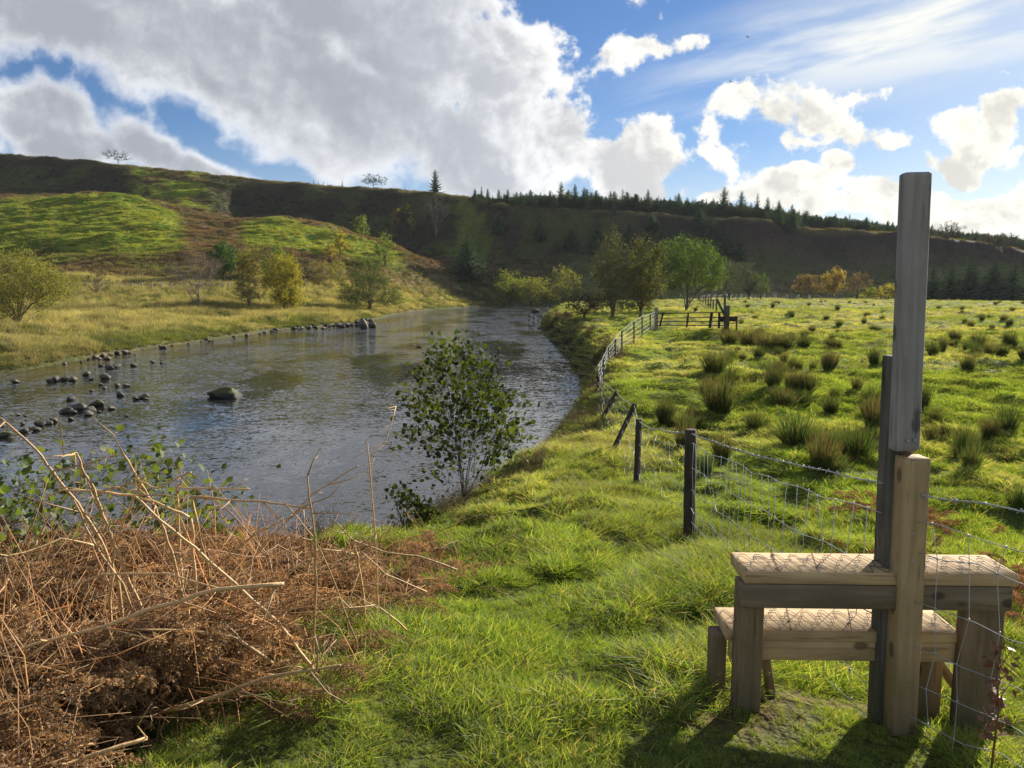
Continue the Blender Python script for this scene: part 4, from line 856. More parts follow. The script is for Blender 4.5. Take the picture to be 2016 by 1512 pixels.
def grass_field():
    Pn = []; S = []; T = []; K = []
    bands = [(1.7, 3.4, 13000), (3.4, 5.5, 17000), (5.5, 9, 22000), (9, 15, 24000), (15, 26, 24000), (26, 50, 26000), (50, 100, 26000), (100, 235, 26000)]
    for (a, b, n) in bands:
        y = np.sqrt(a * a + rng.random(n) * (b * b - a * a)); px = rng.uniform(-350, 2400, n); x = uv(px, HOR)[0] * y
        z, I = H(x, y, True)
        ok = (~I['ins']) & (~I['left']) & (z > WZ + .12)
        # keep off the trodden patch under the stile
        d = np.minimum(np.hypot((x - .78) / .42, (y - 2.82) / .26), np.hypot((x - 1.4) / .6, (y - 3.02) / .12) * 1.1); ok &= ~((d < 1) & (rng.random(n) < .62))
        x, y, z = x[ok], y[ok], z[ok]; m = len(x); k_ = I['k'][ok]
        nn = fbm(x / 1.1, y / 1.1, 3, 201); n3 = fbm(x / 5, y / 5, 3, 211)
        bankish = (1 - ss(.55, 1.0, k_)) ; lng = np.clip(ss(.60, .74, nn) * .35 + bankish + ss(1.2, .4, np.abs(x - 1.62)) * (y > 4) * (y < 24) * .45, 0, 1)
        isl = rng.random(m) < lng * (y < 40)
        far = y > 15
        idx = np.where(isl, 5 + rng.integers(0, 4, m), np.where(far, 9 + rng.integers(0, 4, m), rng.integers(0, 5, m)))
        sc = np.interp(y, [1.5, 4, 8, 15, 15.01, 30, 60, 120, 230], [.62, .80, 1.25, 1.8, .85, 1.1, 1.6, 2.4, 3.4]) * rng.uniform(.65, 1.3, m) * (.75 + .6 * nn)
        cl_ = .4 + 1.3 * ss(.3, .7, fbm(x / .28, y / .28, 2, 233)); sc = np.where(y < 14, sc * cl_, sc)
        sc = np.where(isl & (y > 12), np.interp(y, [12, 40], [1.2, 2.0]) * rng.uniform(.7, 1.2, m), np.where(isl, rng.uniform(.55, 1.05, m), sc))
        zs = sc * np.interp(y, [5, 20, 60, 230], [1, .85, .62, .42]) * np.where(isl, .8, 1)
        dry = ss(np.interp(y, [20, 90], [.42, .30]), .66, n3) * np.interp(y, [3, 15, 60, 120], [.25, .6, .95, 1.0]); dry = np.maximum(dry, bankish * .65)
        lush = np.array([.92, 1.0, .9]); dr = np.array([1.85, 1.5, 2.8])
        br = (.55 + .9 * nn)[:, None]
        t = (lush * (1 - dry[:, None]) + dr * dry[:, None]) * br
        path = ss(1.3, .3, np.abs(x - np.interp(y, [10, 30, 50, 60], [3.4, 5.6, 10, 12]))) * (y > 10) * (y < 80)
        t = t * (1 + .25 * path[:, None]); zs = zs * (1 - .5 * path)
        Pn.append(np.c_[x, y, z]); S.append(np.c_[sc, sc, zs]); T.append(t); K.append(idx)
    print('grass', sum(map(len, Pn)))
    scatter('grass', np.vstack(Pn), np.vstack(S), np.vstack(T), np.concatenate(K), short + longg + field)
grass_field()
def far_grass():
    n = 90000; x, y = land_pts(n, 42, 235, -420, 1180, 1.5)
    z, I = H(x, y, True); ok = I['left'] & (~I['ins']) & (y < I['toe'] + 6) & (I['dL'] > .8); x, y, z = x[ok], y[ok], z[ok]; m = len(x)
    n1 = fbm(x / 7, y / 7, 3, 301); dl = I['dL'][ok]; g_ = (rng.random(m) < ss(.40, .62, n1) * .7 + ss(10, 2, dl) * .3)
    idx = np.where(g_, 4 + rng.integers(0, 2, m), rng.integers(0, 4, m)); sc = rng.uniform(.5, 1.15, m) * np.interp(y, [45, 120, 220], [.85, 1.15, 1.5]) * (.7 + .6 * fbm(x / 3, y / 3, 2, 9))
    zs = sc * np.interp(dl, [0, 3, 14], [.55, .8, 1]) * (.6 + .9 * fbm(x / 6, y / 6, 2, 309)); br = (.42 + 1.15 * fbm(x / 2.5, y / 2.5, 3, 305) * (.6 + .8 * fbm(x / 14, y / 14, 2, 308)))[:, None]
    scatter('dry_grass', np.c_[x, y, z], np.c_[sc, sc, zs], np.array([1., .97, .9]) * br, idx, tall + tallg)
    # rough cover on the hills
    n = 150000; x, y = land_pts(n, 110, 300, -460, 2300, 1.2)
    z, I = H(x, y, True); K3_ = np.interp(I['u'], UG, KY[:, 3]); pxx = U2PX(I['u']); onface = (y > K3_ - 6) & (y < I['crest'] - 1); ok = (I['hill'] > .1) & (y < I['crest'] + 10) & (~I['ins']) & ~((pxx > 1130) & (rng.random(n) < .45)) & ~(onface & (rng.random(n) < np.where((pxx > 250) & (pxx < 440), .1, .35))); x, y, z = x[ok], y[ok], z[ok]; I = {k: v[ok] for k, v in I.items()}
    C = land_colour(x, y, z, I); gr = C[:, 1] > C[:, 0] * 1.12; m = len(x)
    idx = np.where(gr, 3 + rng.integers(0, 3, m), rng.integers(0, 3, m)); ref = np.where(gr[:, None], [[.085, .12, .02]], [[.14, .095, .05]])
    sc = rng.uniform(.5, 1.4, m); scatter('hill_grass', np.c_[x, y, z], np.c_[sc, sc, sc * rng.uniform(.5, 1.1, m)], C / ref, idx, heath + hgr)
far_grass()
# the depth of the plantation behind its front ranks: one mass
def forest():
    n = 9000; px = rng.uniform(935, 2500, n); Y = 270 + rng.random(n) ** 1.5 * 150; x = uv(px, 400)[0] * Y; z = H(x, Y)
    top = np.interp(px, [935, 1000, 1060, 1150, 1250, 1340, 1420, 1500, 1560, 1620, 1700, 1780, 1850, 1950, 2016, 2500], [398, 390, 386, 386, 392, 395, 402, 410, 418, 427, 437, 447, 455, 464, 472, 520]) + rng.uniform(-5, 10, n)
    h = ZC + uv(px, top)[1] * Y - z; h = np.clip(h, 2.2, 8.5) * rng.uniform(.85, 1.05, n)
    P_ = []
    for k, m in enumerate(CN[:4]):
        o = bpy.data.objects.new('spruce_kind', m); P_.append(o)
    s = h / 8; w = s * rng.uniform(1.4, 1.9, n)
    scatter('spruce_wood', np.c_[x, Y, z - .1], np.c_[w, w, s], np.ones((n, 3)), rng.integers(0, 4, n), P_)
forest()
# ================================================================== TIMBER, WIRE, STONES, BRACKEN
def project(x, y, z):
    d = np.asarray(z, float) - ZC; dep = np.asarray(y) * CP - d * SP; up = np.asarray(y) * SP + d * CP
    return CX + F * np.asarray(x) / dep, CY - F * up / dep
def Wz(px, py, z):
    u, v = uv(px, py); Y = (z - ZC) / v; return np.array([float(u * Y), float(Y), z])
pale_z = wood_mat('new sawn timber upright', (.48, .34, .18), (.29, .20, .105), (24, 24, 1.6), knots=True, soil=True)
pale_x = wood_mat('new sawn timber lengthwise', (.62, .43, .23), (.36, .24, .125), (1.6, 24, 24), knots=True, axis=0)
weath_x = wood_mat('weathered timber lengthwise', (.27, .20, .13), (.15, .11, .07), (1.6, 26, 26), axis=0, knots=True)
weath_z = wood_mat('weathered timber upright', (.30, .21, .12), (.16, .11, .065), (26, 26, 1.6), soil=True)
grey_z = wood_mat('silvered grey timber', (.36, .33, .31), (.22, .20, .185), (26, 26, 1.4), knots=True)
dark_z = wood_mat('old dark timber', (.17, .155, .135), (.06, .054, .046), (30, 30, 2.2), bump=1.0, soil=True)
post_m = wood_mat('creosoted post', (.085, .06, .045), (.035, .027, .022), (30, 30, 2.0), bump=.9)
gate_m = wood_mat('gate rail timber', (.06, .045, .035), (.03, .024, .02), (4, 20, 20), bump=.6)
m_, N_ = newmat('galvanised wire'); out(N_, N_.n('ShaderNodeBsdfPrincipled', {'Base Color': (.36, .37, .39, 1), 'Metallic': .2, 'Roughness': .6}).outputs[0]); wire_m = m_
m_, N_ = newmat('dull chicken wire'); out(N_, N_.n('ShaderNodeBsdfPrincipled', {'Base Color': (.07, .07, .08, 1), 'Roughness': .8, 'Specular IOR Level': .1}).outputs[0]); hex_m = m_
def part(name, A, mats, root, label=None, smooth=False):
    me = A.mesh(name, mats, smooth)
    me.transform(Matrix.Translation(-Vector(root.location)) if root.rotation_euler.z == 0 else Matrix.Identity(4))
    o = obj(name, me, root)
    if label: o['label'] = label
    return o
def beam(name, root, lo, hi, mat, label=None, M=None, bev=.003, jit=.0002):
    A = Acc(); A.box(lo, hi, M, bev=bev, jit=jit); return part(name, A, [mat], root, label)
def obeam(name, root, p0, p1, w, t, mat, label=None, bev=.004, rot=0.):
    """beam from p0 to p1 (its centre line) with section w x t; local z along the beam"""
    p0 = Vector([float(c) for c in p0]); p1 = Vector([float(c) for c in p1]); d = p1 - p0
    q = d.to_track_quat('Z', 'Y').to_matrix().to_4x4(); M = Matrix.Translation(p0) @ q @ Matrix.Rotation(rot, 4, 'Z')
    A = Acc(); A.box((-w/2, -t/2, 0), (w/2, t/2, d.length), bev=bev, jit=.0008)
    o = obj(name, A.mesh(name, [mat]), root); o.matrix_local = Matrix.Translation(-Vector(root.location)) @ M
    if label: o['label'] = label
    return o
# ---- the stile
zt = .55; z0 = h1(1.35, 2.95)
FL, FR, BL = Wz(1467, 1126, zt), Wz(2008, 1132, zt), Wz(1437, 1087, zt)
ang = math.atan2(FR[1] - FL[1], FR[0] - FL[0]); dep = BL[1] - FL[1]; LEN = math.hypot(FR[0] - FL[0], FR[1] - FL[1])
stile = empty('stile', (1.36, 2.98, z0), 'wooden step stile of new pale boards with chicken wire on both steps', 'stile')
MS = Matrix.Translation((FL[0], FL[1], 0)) @ Matrix.Rotation(ang, 4, 'Z')
beam('step', stile, (0, 0, zt - .046), (LEN, dep, zt), pale_x, 'upper step board, wider and higher', MS)
beam('rail', stile, (-.012, -.006, zt - .138), (LEN - .022, .040, zt - .048), weath_x, 'weathered front rail under the upper step', MS)
beam('rail', stile, (.05, dep - .045, zt - .138), (LEN - .03, dep - .004, zt - .048), weath_x, None, MS)
zl = .275; L0 = Wz(1430, 1240, zl); L1 = Wz(1892, 1246, zl); LB0 = Wz(1400, 1195, zl); dl = LB0[1] - L0[1]; LL = L1[0] - L0[0]; ML = Matrix.Translation((L0[0], L0[1], 0)) @ Matrix.Rotation(ang, 4, 'Z')
beam('step', stile, (0, 0, zl - .044), (LL, dl, zl), pale_x, 'lower step board behind the upper one', ML)
beam('rail', stile, (.02, .006, zl - .125), (LL - .01, .048, zl - .046), pale_x, 'pale front rail under the lower step', ML)
def leg(px0, px1, Y, d, ztop, mat, lab=None):
    a = uv(px0, 1250)[0] * Y; b = uv(px1, 1250)[0] * Y; g0 = h1((a + b) / 2, Y + d / 2)
    beam('leg', stile, (float(a), Y, g0 - .08), (float(b), Y + d, ztop), mat, lab)
Yf = float(FL[1])
leg(1450, 1503, Yf + .043, .05, zt - .05, weath_z, 'broad front leg at the left end'); leg(1896, 1976, Yf + .043, .05, zt - .05, weath_z, 'broad front leg at the right end')
Yl = float(L0[1])
leg(1405, 1432, Yl + .05, .09, zl - .046, weath_z); leg(1822, 1862, Yl + .05, .09, zl - .046, pale_z)
obeam('brace', stile, (float(uv(1815, 1300)[0] * 2.98), 2.98, .17), (float(uv(1890, 1390)[0] * 2.98), 2.99, -.06), .05, .03, pale_z, 'diagonal brace at the right end')
obeam('brace', stile, (float(uv(1500, 1330)[0] * 2.97), 2.97, .16), (float(uv(1520, 1400)[0] * 2.97), 2.97, -.1), .05, .03, pale_z)
def hexnet(MM, Lx, Dy, z, nm):
    A = Acc(); s = .066; r = .0011; g = np.random.default_rng(4)
    def P3(x, y):
        y += g.normal() * .002; x += g.normal() * .003
        zz = z + .003 + abs(g.normal()) * .0016
        if y < 0: zz = z - (-y) ; y = -.010
        if y > Dy: y = Dy + .002
        v = MM @ Vector((min(max(x, .003), Lx - .003), y, zz)); return (v.x, v.y, v.z)
    rows = int((Dy - .006) / (s * .87)); cols = int(Lx / s) + 1
    nodes = {}
    for i in range(rows + 1):
        for j in range(cols + 1):
            x = j * s + (s / 2 if i % 2 else 0); y = .006 + i * s * .87
            nodes[i, j] = (P3(x - s * .16, y), P3(x + s * .16, y))
    for (i, j), (a, b) in nodes.items():
        A.tube([a, b], r * 1.4, 3)
        if (i + 1, j) in nodes:
            if i % 2: 
                A.tube([b, nodes[i + 1, j + 1][0]], r, 3) if (i + 1, j + 1) in nodes else None; A.tube([a, nodes[i + 1, j][1]], r, 3)
            else:
                A.tube([b, nodes[i + 1, j][0]], r, 3)
                if (i + 1, j - 1) in nodes: A.tube([a, nodes[i + 1, j - 1][1]], r, 3)
    part('chicken_wire', A, [hex_m], stile)
hexnet(MS, LEN, dep, zt, 'a'); hexnet(ML, LL, dl, zl, 'b')
# ---- the tall post by the stile
pr = empty('stile_post', (1.41, 2.78, z0), 'tall grey weathered post with a dark old and a pale new post fixed to it', 'post')
Yp = 2.70
def xz(px, py, Y): u, v = uv(px, py); return float(u * Y), ZC + float(v * Y)
def post_between(name, pxl, pxr, pyt, pxlb, pxrb, pyb, Y, d, mat, label, ztop=None, bev=.006, under=.0):
    xl, zt_ = xz(pxl, pyt, Y); xr, _ = xz(pxr, pyt, Y); xlb, zb = xz(pxlb, pyb, Y); xrb, _ = xz(pxrb, pyb, Y); zb -= under
    w = ((xr - xl) + (xrb - xlb)) / 2; k = Vector(((xl + xr) / 2 - (xlb + xrb) / 2, 0, zt_ - zb)); L = k.length
    M = Matrix.Translation(((xlb + xrb) / 2, Y, zb)) @ Matrix.Rotation(math.atan2(k.x, k.z), 4, 'Y')
    A = Acc(); A.box((-w / 2, 0, 0), (w / 2, d, L), bev=bev * .6, jit=.0002)
    o = obj(name, A.mesh(name, [mat]), pr); o.matrix_local = Matrix.Translation(-Vector(pr.location)) @ M; o['label'] = label; return M, w, L
post_between('pale_post', 1786, 1832, 904, 1757, 1807, 1452, Yp, .085, pale_z, 'pale new timber post, lowest in front', under=.1)
post_between('grey_post', 1783, 1838, 338, 1762, 1811, 889, Yp + .03, .052, grey_z, 'tall silvered grey upper post', bev=.010)
post_between('dark_post', 1762, 1808, 703, 1731, 1772, 1445, Yp + .086, .10, dark_z, 'old dark post behind the others', under=.15)
A = Acc()
for q in ((1785, 870), (1799, 869), (1797, 934), (1792, 1050), (1790, 1105)):
    x, z = xz(q[0] + 8, q[1], Yp - .002); A.tube([(x, Yp + (.03 if q[1] < 900 else 0) - .003, z), (x, Yp + .012, z)], .0042, 8, (.2, .2, .2))
part('bolts', A, [wire_m], pr)['label'] = 'nail heads'

# ---- fences
def zz(x, y): return h1(x, y)
fence = empty('wire_fence', (1.65, 6.6, zz(1.65, 6.6)), 'sagging wire netting fence on dark posts running from the stile down to the river bank', 'fence')
def gp(px, py, Y):
    u, v = uv(px, py); x = float(u * Y); return np.array([x, Y, zz(x, Y)])
def stick(name, root, base, top, w, mat, label=None, round_=False):
    if round_:
        A = Acc(); b = np.array(base) - [0, 0, .1]; t = np.array(top); n = 7
        P_ = [b + (t - b) * k / n + rng.normal(size=3) * .002 for k in range(n + 1)]; A.tube(P_ + [P_[-1] + (t - b) * .002], [w / 2 * 1.04] * n + [w / 2, w / 2 * .9], 10)
        return part(name, A, [mat], root, label)
    return obeam(name, root, np.array(base) - [0, 0, .1], top, w, w * .85, mat, label)
def Ptop(px, py, Y): u, v = uv(px, py); return np.array([float(u * Y), Y, ZC + float(v * Y)])
NP = [(1356, 1093, 6.6, 1360, 846, .098, True), (1252, 968, 10.8, 1258, 825, .088, True), (1200, 888, 13.4, 1250, 795, .085, False), (1178, 838, 16.6, 1215, 770, .085, False), (1177, 800, 21.5, 1177.5, 737, .09, False)]
tops = []; bases = []
labs = ['nearest upright round post', 'second upright post', 'dark post leaning steeply towards the field', 'farther dark post leaning towards the field', 'square post at the top of the river bank']
for (a, b, Y, c, d, w, rd), lb in zip(NP, labs):
    p = gp(a, b, Y); t = Ptop(c, d, Y)
    stick('fence_post', fence, p, t, w, post_m, lb, rd); bases.append(p); tops.append(t)
def sag(a, b, n, s, g, wob=.008):
    t = np.linspace(0, 1, n)[:, None]; P_ = a + (b - a) * t; P_[:, 2] -= s * 4 * (t * (1 - t))[:, 0]; P_[1:-1] += g.normal(size=(n - 2, 3)) * wob; return P_
gw = np.random.default_rng(9)
def netting(A, a0, a1, b0, b1, hs, nv, r=.0015, wob=.012, s=.03, barb=None, col=(1, 1, 1)):
    """a0,a1 base/top direction at one end, b0,b1 at the other; hs heights as fractions"""
    rows = []
    for h in hs:
        Pp = sag(a0 + (a1 - a0) * h, b0 + (b1 - b0) * h, 14, s, gw, wob); rows.append(Pp); A.tube(Pp, r, 4)
    for k in range(1, nv):
        f = k / nv; i = f * 13; i0 = min(int(i), 12); q = i - i0
        col_ = [R_[i0] * (1 - q) + R_[i0 + 1] * q + [gw.normal() * wob * .8, 0, 0] for R_ in rows]; A.tube(col_, r * .85, 4)
        for c in col_: A.tube([c - [0, 0, r * 2.4], c + [0, 0, r * 2.4]], r * 2.1, 5)
def barbed(A, P_, r=.0016, step=.11):
    t = np.linspace(0, 1, len(P_)); n = 60; q = np.stack([np.interp(np.linspace(0, 1, n), t, P_[:, k]) for k in range(3)], 1)
    L = np.linalg.norm(P_[-1] - P_[0]); m = int(L / .02); u_ = np.linspace(0, 1, max(m, 8)); q = np.stack([np.interp(u_, t, P_[:, k]) for k in range(3)], 1)
    for ph in (0, math.pi):
        o = np.stack([np.zeros(len(u_)), np.cos(u_ * L / .03 * 2 + ph), np.sin(u_ * L / .03 * 2 + ph)], 1) * r * 1.3; A.tube(q + o, r, 4)
    for s_ in np.arange(.05, L, step):
        c = np.array([np.interp(s_ / L, t, P_[:, k]) for k in range(3)])
        for _ in range(3):
            d = unit(gw.normal(size=3)); A.tube([c - d * .013, c + d * .013], [r * .9, r * .9], 4)
        A.tube([c - [.006, 0, 0], c + [.006, 0, 0]], r * 2.2, 5)
A = Acc(); sp0 = np.array([1.40, 2.83, z0]); spT = sp0 + [0, 0, .98]
b1_, t1_ = bases[0], tops[0]; t1n = b1_ + (t1_ - b1_) * .92
netting(A, b1_ + [0, 0, .04], t1n, sp0 + [-.02, 0, .03], sp0 + [0, 0, .90], [.03, .17, .32, .5, .72, .96], 24, .0021, .012, .035)
part('wire_netting', A, [wire_m], fence, 'sagging netting between the stile and the nearest post')
A = Acc(); barbed(A, sag(b1_ + (t1_ - b1_) * .97, spT, 14, .03, gw, .004)); part('barbed_wire', A, [wire_m], fence)
A = Acc()
for k in range(4):
    netting(A, bases[k], bases[k] + (tops[k] - bases[k]) * .85, bases[k + 1], bases[k + 1] + (tops[k + 1] - bases[k + 1]) * .85, [.12, .35, .58, .8, 1.0], 16 if k < 2 else 10, .0018, .02, .05)
part('wire_netting', A, [wire_m], fence, 'slack netting between the farther posts')
A = Acc()
for k in range(4): barbed(A, sag(bases[k] + (tops[k] - bases[k]) * .97, bases[k + 1] + (tops[k + 1] - bases[k + 1]) * .97, 12, .05, gw, .006), .0022, .14)
part('barbed_wire', A, [wire_m], fence)
# to the right of the stile the netting comes towards the camera
e0 = np.array([1.455, 2.74, z0]); e1 = np.array([2.25, 1.25, -.02]); A = Acc()
netting(A, e0, e0 + [0, 0, .86], e1, e1 + [0, 0, .86], [.03, .15, .29, .46, .66, .88, 1.0][:7], 15, .0017, .010, .01)
part('wire_netting', A, [wire_m], fence, 'netting right of the tall post')
A = Acc(); barbed(A, sag(e0 + [0, 0, .965], e1 + [0, 0, .99], 14, -.01, gw, .004)); part('barbed_wire', A, [wire_m], fence, 'barbed wire right of the tall post')
# second fence: pale netting along the river bank up to the gate
gl = at(1291, 649); gr_ = at(1430, 653); GY = float(gl[1])
f2 = empty('wire_fence', gp(1247, 668, GY - 4), 'pale wire netting fence with thin posts along the river bank up to the gate', 'fence')
pts = [(1177, 800, 737, 22.0), (1187, 760, 703, 26), (1197, 728, 683, 29.5), (1211, 706, 667, 33), (1224, 690, 650, 36), (1248, 668, 631, 40), (1264, 662, 622, 43), (1280, 655, 618, 46), (1290, 650, 612, GY)]
B0 = []; T0 = []
for k, (px, pb, ptp, Y) in enumerate(pts):
    b = gp(px, pb, Y); t = Ptop(px, ptp, Y); t[2] = max(t[2], b[2] + .8); t[2] = min(t[2], b[2] + 1.5); B0.append(b); T0.append(t)
    if 0 < k < len(pts) - 1: stick('fence_post', f2, b, t, .085, weath_z)
A = Acc()
for k in range(len(pts) - 1):
    netting(A, B0[k] + [0, 0, .1], T0[k], B0[k + 1] + [0, 0, .1], T0[k + 1], [0, .2, .4, .6, .8, 1.], 5, .0045, .015, .02)
m_, N_ = newmat('pale plastic coated wire'); out(N_, N_.n('ShaderNodeBsdfPrincipled', {'Base Color': (.36, .36, .36, 1), 'Metallic': .2, 'Roughness': .5}).outputs[0])
part('wire_netting', A, [m_], f2)
# gate
gate = empty('field_gate', (gl + gr_) / 2, 'brown wooden five bar field gate, slightly sagging, at the end of the grass path', 'gate')
stick('gate_post', gate, gl, gl + [0, 0, 1.38], .24, grey_z, 'thick grey gate post by the netting'); stick('gate_post', gate, gr_, gr_ + [0, 0, 1.5], .26, dark_z, 'thick dark gate post by the small stile')
d = gr_ - gl; 
for hl, hr in ((.22, .34), (.46, .58), (.70, .82), (.98, 1.12)):
    obeam('rail', gate, gl + d * .03 + [0, 0, hl], gl + d * .97 + [0, 0, hr], .16, .05, gate_m)
for f, sl in ((.11, -.05), (.48, -.02), (.80, -.02), (.9, 0)):
    obeam('brace', gate, gl + d * (f + sl) + [0, -.04, .16], gl + d * f + [0, -.04, 1.08], .2 if f == .8 else .13, .04, gate_m)
gs = empty('small_stile', gr_ + [.6, .3, 0], 'small dark step stile with a low bench and an upright post beside the gate', 'stile')
def rel(px, py, Yo=0): u, v = uv(px, py); Y = float(gr_[1]) + Yo; return np.array([float(u * Y), Y, ZC + float(v * Y)])
obeam('handhold_post', gs, rel(1427, 640, .5), rel(1427, 580, .5), .12, .1, dark_z)
obeam('leaning_plank', gs, rel(1430, 628, .7), rel(1411, 588, .7), .3, .08, dark_z)
obeam('step', gs, rel(1418, 628, .1), rel(1452, 628, .1), .09, .3, gate_m); obeam('rail', gs, rel(1430, 636, .15), rel(1450, 636, .15), .06, .05, gate_m)
obeam('leg', gs, gr_ * 0 + rel(1450, 650, .1), rel(1450, 628, .1), .09, .07, gate_m); obeam('leg', gs, rel(1432, 650, .3), rel(1432, 628, .3), .09, .07, gate_m)
def far_fence(label, pl, hgt, w, rows=4, mat=None, r=.008, sub=1):
    root = empty('wire_fence', pl[0], label, 'fence'); A = Acc()
    for p in pl: stick('fence_post', root, p, p + [0, 0, hgt * random.uniform(.92, 1.08)], w, mat or weath_z)
    for a, b in zip(pl[:-1], pl[1:]):
        for k in range(rows): h_ = hgt * (k + 1) / rows * .95; A.tube([a + [0, 0, h_], (a + b) / 2 + [0, 0, h_ - .02], b + [0, 0, h_]], r, 3)
    part('fence_wire', A, [wire_m], root)
pl = [at(px, py) for px, py in ((1410, 616), (1404, 611), (1399, 607), (1394, 603.5), (1389, 600.5), (1384, 598), (1380, 595.5), (1377, 593.5), (1375, 592))]
far_fence('dark post fence running away behind the gate along the field side', pl, 1.25, .14)
a = pl[-1]; b = at(1508, 587); far_fence('grey netting fence crossing the far left corner of the field', [a + (b - a) * t * [1, 1, 0] + [0, 0, 0] for t in np.linspace(0, 1, 14)], 1.2, .12, 6, grey_z, .012)
b = at(2100, 593); a = at(1508, 587); pf = []
for t in np.linspace(0, 1, 30): x, y = a[0] + (b[0] - a[0]) * t, a[1] + (b[1] - a[1]) * t; pf.append(np.array([x, y, h1(x, y)]))
far_fence('thin dark fence along the foot of the steep face beyond the field', pf, 1.2, .13, 4, post_m, .01)
pf = [at(px, py) for px, py in ((132, 571), (150, 570.5), (167, 570), (185, 569.5), (203, 569), (221, 569), (240, 568.5), (258, 568), (276, 568))]
pf = [at(px, 571) for px in range(128, 460, 19)]
far_fence('low pale post fence at the back of the grassy plain across the river', pf, 1.1, .16, 3, grey_z, .012)
p = at(797, 380, 277); o = Acc(); o.tube([p - [0, 0, .2], p + [0, 0, 1.9]], [.12, .1], 6)
tag(obj('marker_post', o.mesh('marker_post', [grey_z])), 'single short post on the bare ridge between hawthorn and spruce', 'post')

# ---- stones
stone_m = col_mat('river stone', .8, .8, 3, spec=.35)
def stone_mesh(nm, seed, col, n=14, moss=None, blocky=.5):
    g = np.random.default_rng(seed); th = np.linspace(0, math.pi, n + 1); ph = np.arange(2 * n) / (2 * n) * 2 * math.pi; T_, P_ = np.meshgrid(th, ph, indexing='ij')
    D = np.stack([np.sin(T_) * np.cos(P_), np.sin(T_) * np.sin(P_), np.cos(T_)], -1).reshape(-1, 3); r = np.ones(len(D)) * 1.25
    for k in range(11):
        nn = unit(g.normal(size=3)); o = g.uniform(.62, .95); c = D @ nn; r = np.where(c > .05, np.minimum(r, o / np.maximum(c, .05)), r)
    r *= 1 + (fbm(D[:, 0] * 3 + 9, D[:, 1] * 3 + D[:, 2] * 2, 4, seed) - .5) * .22
    V = D * r[:, None]; i = np.arange(n)[:, None] * 2 * n; j = np.arange(2 * n)[None]; k = (j + 1) % (2 * n)
    Fq = np.stack([i + j, i + 2 * n + j, i + 2 * n + k, i + k], -1).reshape(-1, 4)
    fc = V[Fq].mean(1); C = np.array(col)[None] * (1 + (fbm(fc[:, 0] * 4, fc[:, 1] * 4 + fc[:, 2] * 3, 3, seed + 3)[:, None] - .5) * 1.2)
    if moss is not None:
        t = ss(.25, .6, fc[:, 2] + (fbm(fc[:, 0] * 5, fc[:, 1] * 5, 3, 8) - .5) * .5)[:, None]; C = C * (1 - t) + np.array(moss) * t
    C = C * (1 - .6 * ss(.12, -.05, fc[:, 2]))[:, None]              # wet foot
    A = Acc(); A.add(V, Fq, None, C); return A.mesh(nm, [stone_m])
ST = [stone_mesh('stone_%s' % 'abcdefg'[k], 30 + k, [(.12, .105, .085), (.17, .15, .125), (.09, .08, .065), (.14, .12, .09), (.07, .065, .05), (.21, .18, .14), (.10, .09, .07)][k], 9) for k in range(7)]
STM = stone_mesh('stone_mossy', 50, (.07, .06, .045), 14, (.09, .10, .03)); BIG = stone_mesh('boulder', 61, (.038, .033, .027), 22, (.085, .085, .03))
def stone(px, py, wpx, label, me=None, hf=.55, group='stones in the shallows', sink=.1, Y=None, z=None):
    x, y = water_hit(px, py)
    w = wpx / F * y; o = obj('stone', me or random.choice(ST)); o.location = (x, y, (WZ if z is None else z) + w * hf * .5 * (1 - 2 * sink) - w * hf * .12); o.scale = (w / 2, w / 2 * random.uniform(.6, .9), w / 2 * hf * random.uniform(.85, 1.2))
    o.rotation_euler = (random.uniform(-.15, .15), random.uniform(-.15, .15), random.uniform(0, 6)); tag(o, label, 'stone', group); return o
random.seed(11)
x, y = water_hit(449, 781); o = obj('boulder', BIG); w = 76 / F * y; o.location = (x, y, WZ + w * .06); o.scale = (w / 2.0, w / 2.4, w * .18); o.rotation_euler.z = 2.2
tag(o, 'large flat topped mossy boulder standing alone in the river', 'boulder')
for px, py, w, k, lb in [(190, 801, 32, 1, 'mossy stone at the top right of the stone cluster in the shallows'), (180, 812, 23, 0, 'square dark stone in the middle of the stone cluster in the shallows'), (8, 862, 30, 1, 'mossy stone at the left edge of the picture, in the shallows'),
      (141, 788, 15, 0, 'pale stone standing apart above the stone cluster'), (284, 785, 21, 0, 'peaked stone right of the cluster, nearest the boulder'), (1055, 616, 17, 0, 'dark flat rock in the far reach of the river')]:
    stone(px, py, w, lb, STM if k else None, .6 if k == 0 else .5, None)
GS = 'small wet stone among the others in the shallow water by the far bank'
for px, py, w in [(29,754,15),(153,808,30),(132,813,20),(174,818,20),(219,806,18),(268,787,13),(250,761,14),(207,746,19),(143,750,17),(128,749,18),(108,751,18),(98,752,13),(170,740,16),(180,748,9),(265,721,13),(229,724,15),(198,722,10),(237,780,18),(198,758,10),(231,761,13),
      (79,838,18),(95,835,15),(106,831,16),(71,848,17),(46,852,17),(140,827,13),(45,836,12),(6,840,10),(250,820,8),(215,727,14),(206,765,9),(181,771,8),(142,814,14),(163,800,10),(120,814,10),(195,812,9),(300,714,9),(318,716,7),(288,786,9),(60,845,8),(101,826,9),(36,818,8),(50,820,7)]:
    stone(px, py, w * 1.15, GS)
pl_ = [(p[0], p[1]) for p in LBp[1:7]]
for k in range(48):
    px = random.choice([180, 240, 330, 440, 520, 560]) + random.gauss(0, 26); py = np.interp(px, [p[0] for p in LBp[1:]], [p[1] for p in LBp[1:]]) + random.uniform(-2, 4) + (random.random() < .25) * random.uniform(0, 7)
    stone(px, py, (3 + 9 * random.random() ** 2.2) * (1.4 if px < 350 else .9), 'small dark stone along the waterline of the far bank', None, .6, 'stones along the far waterline')
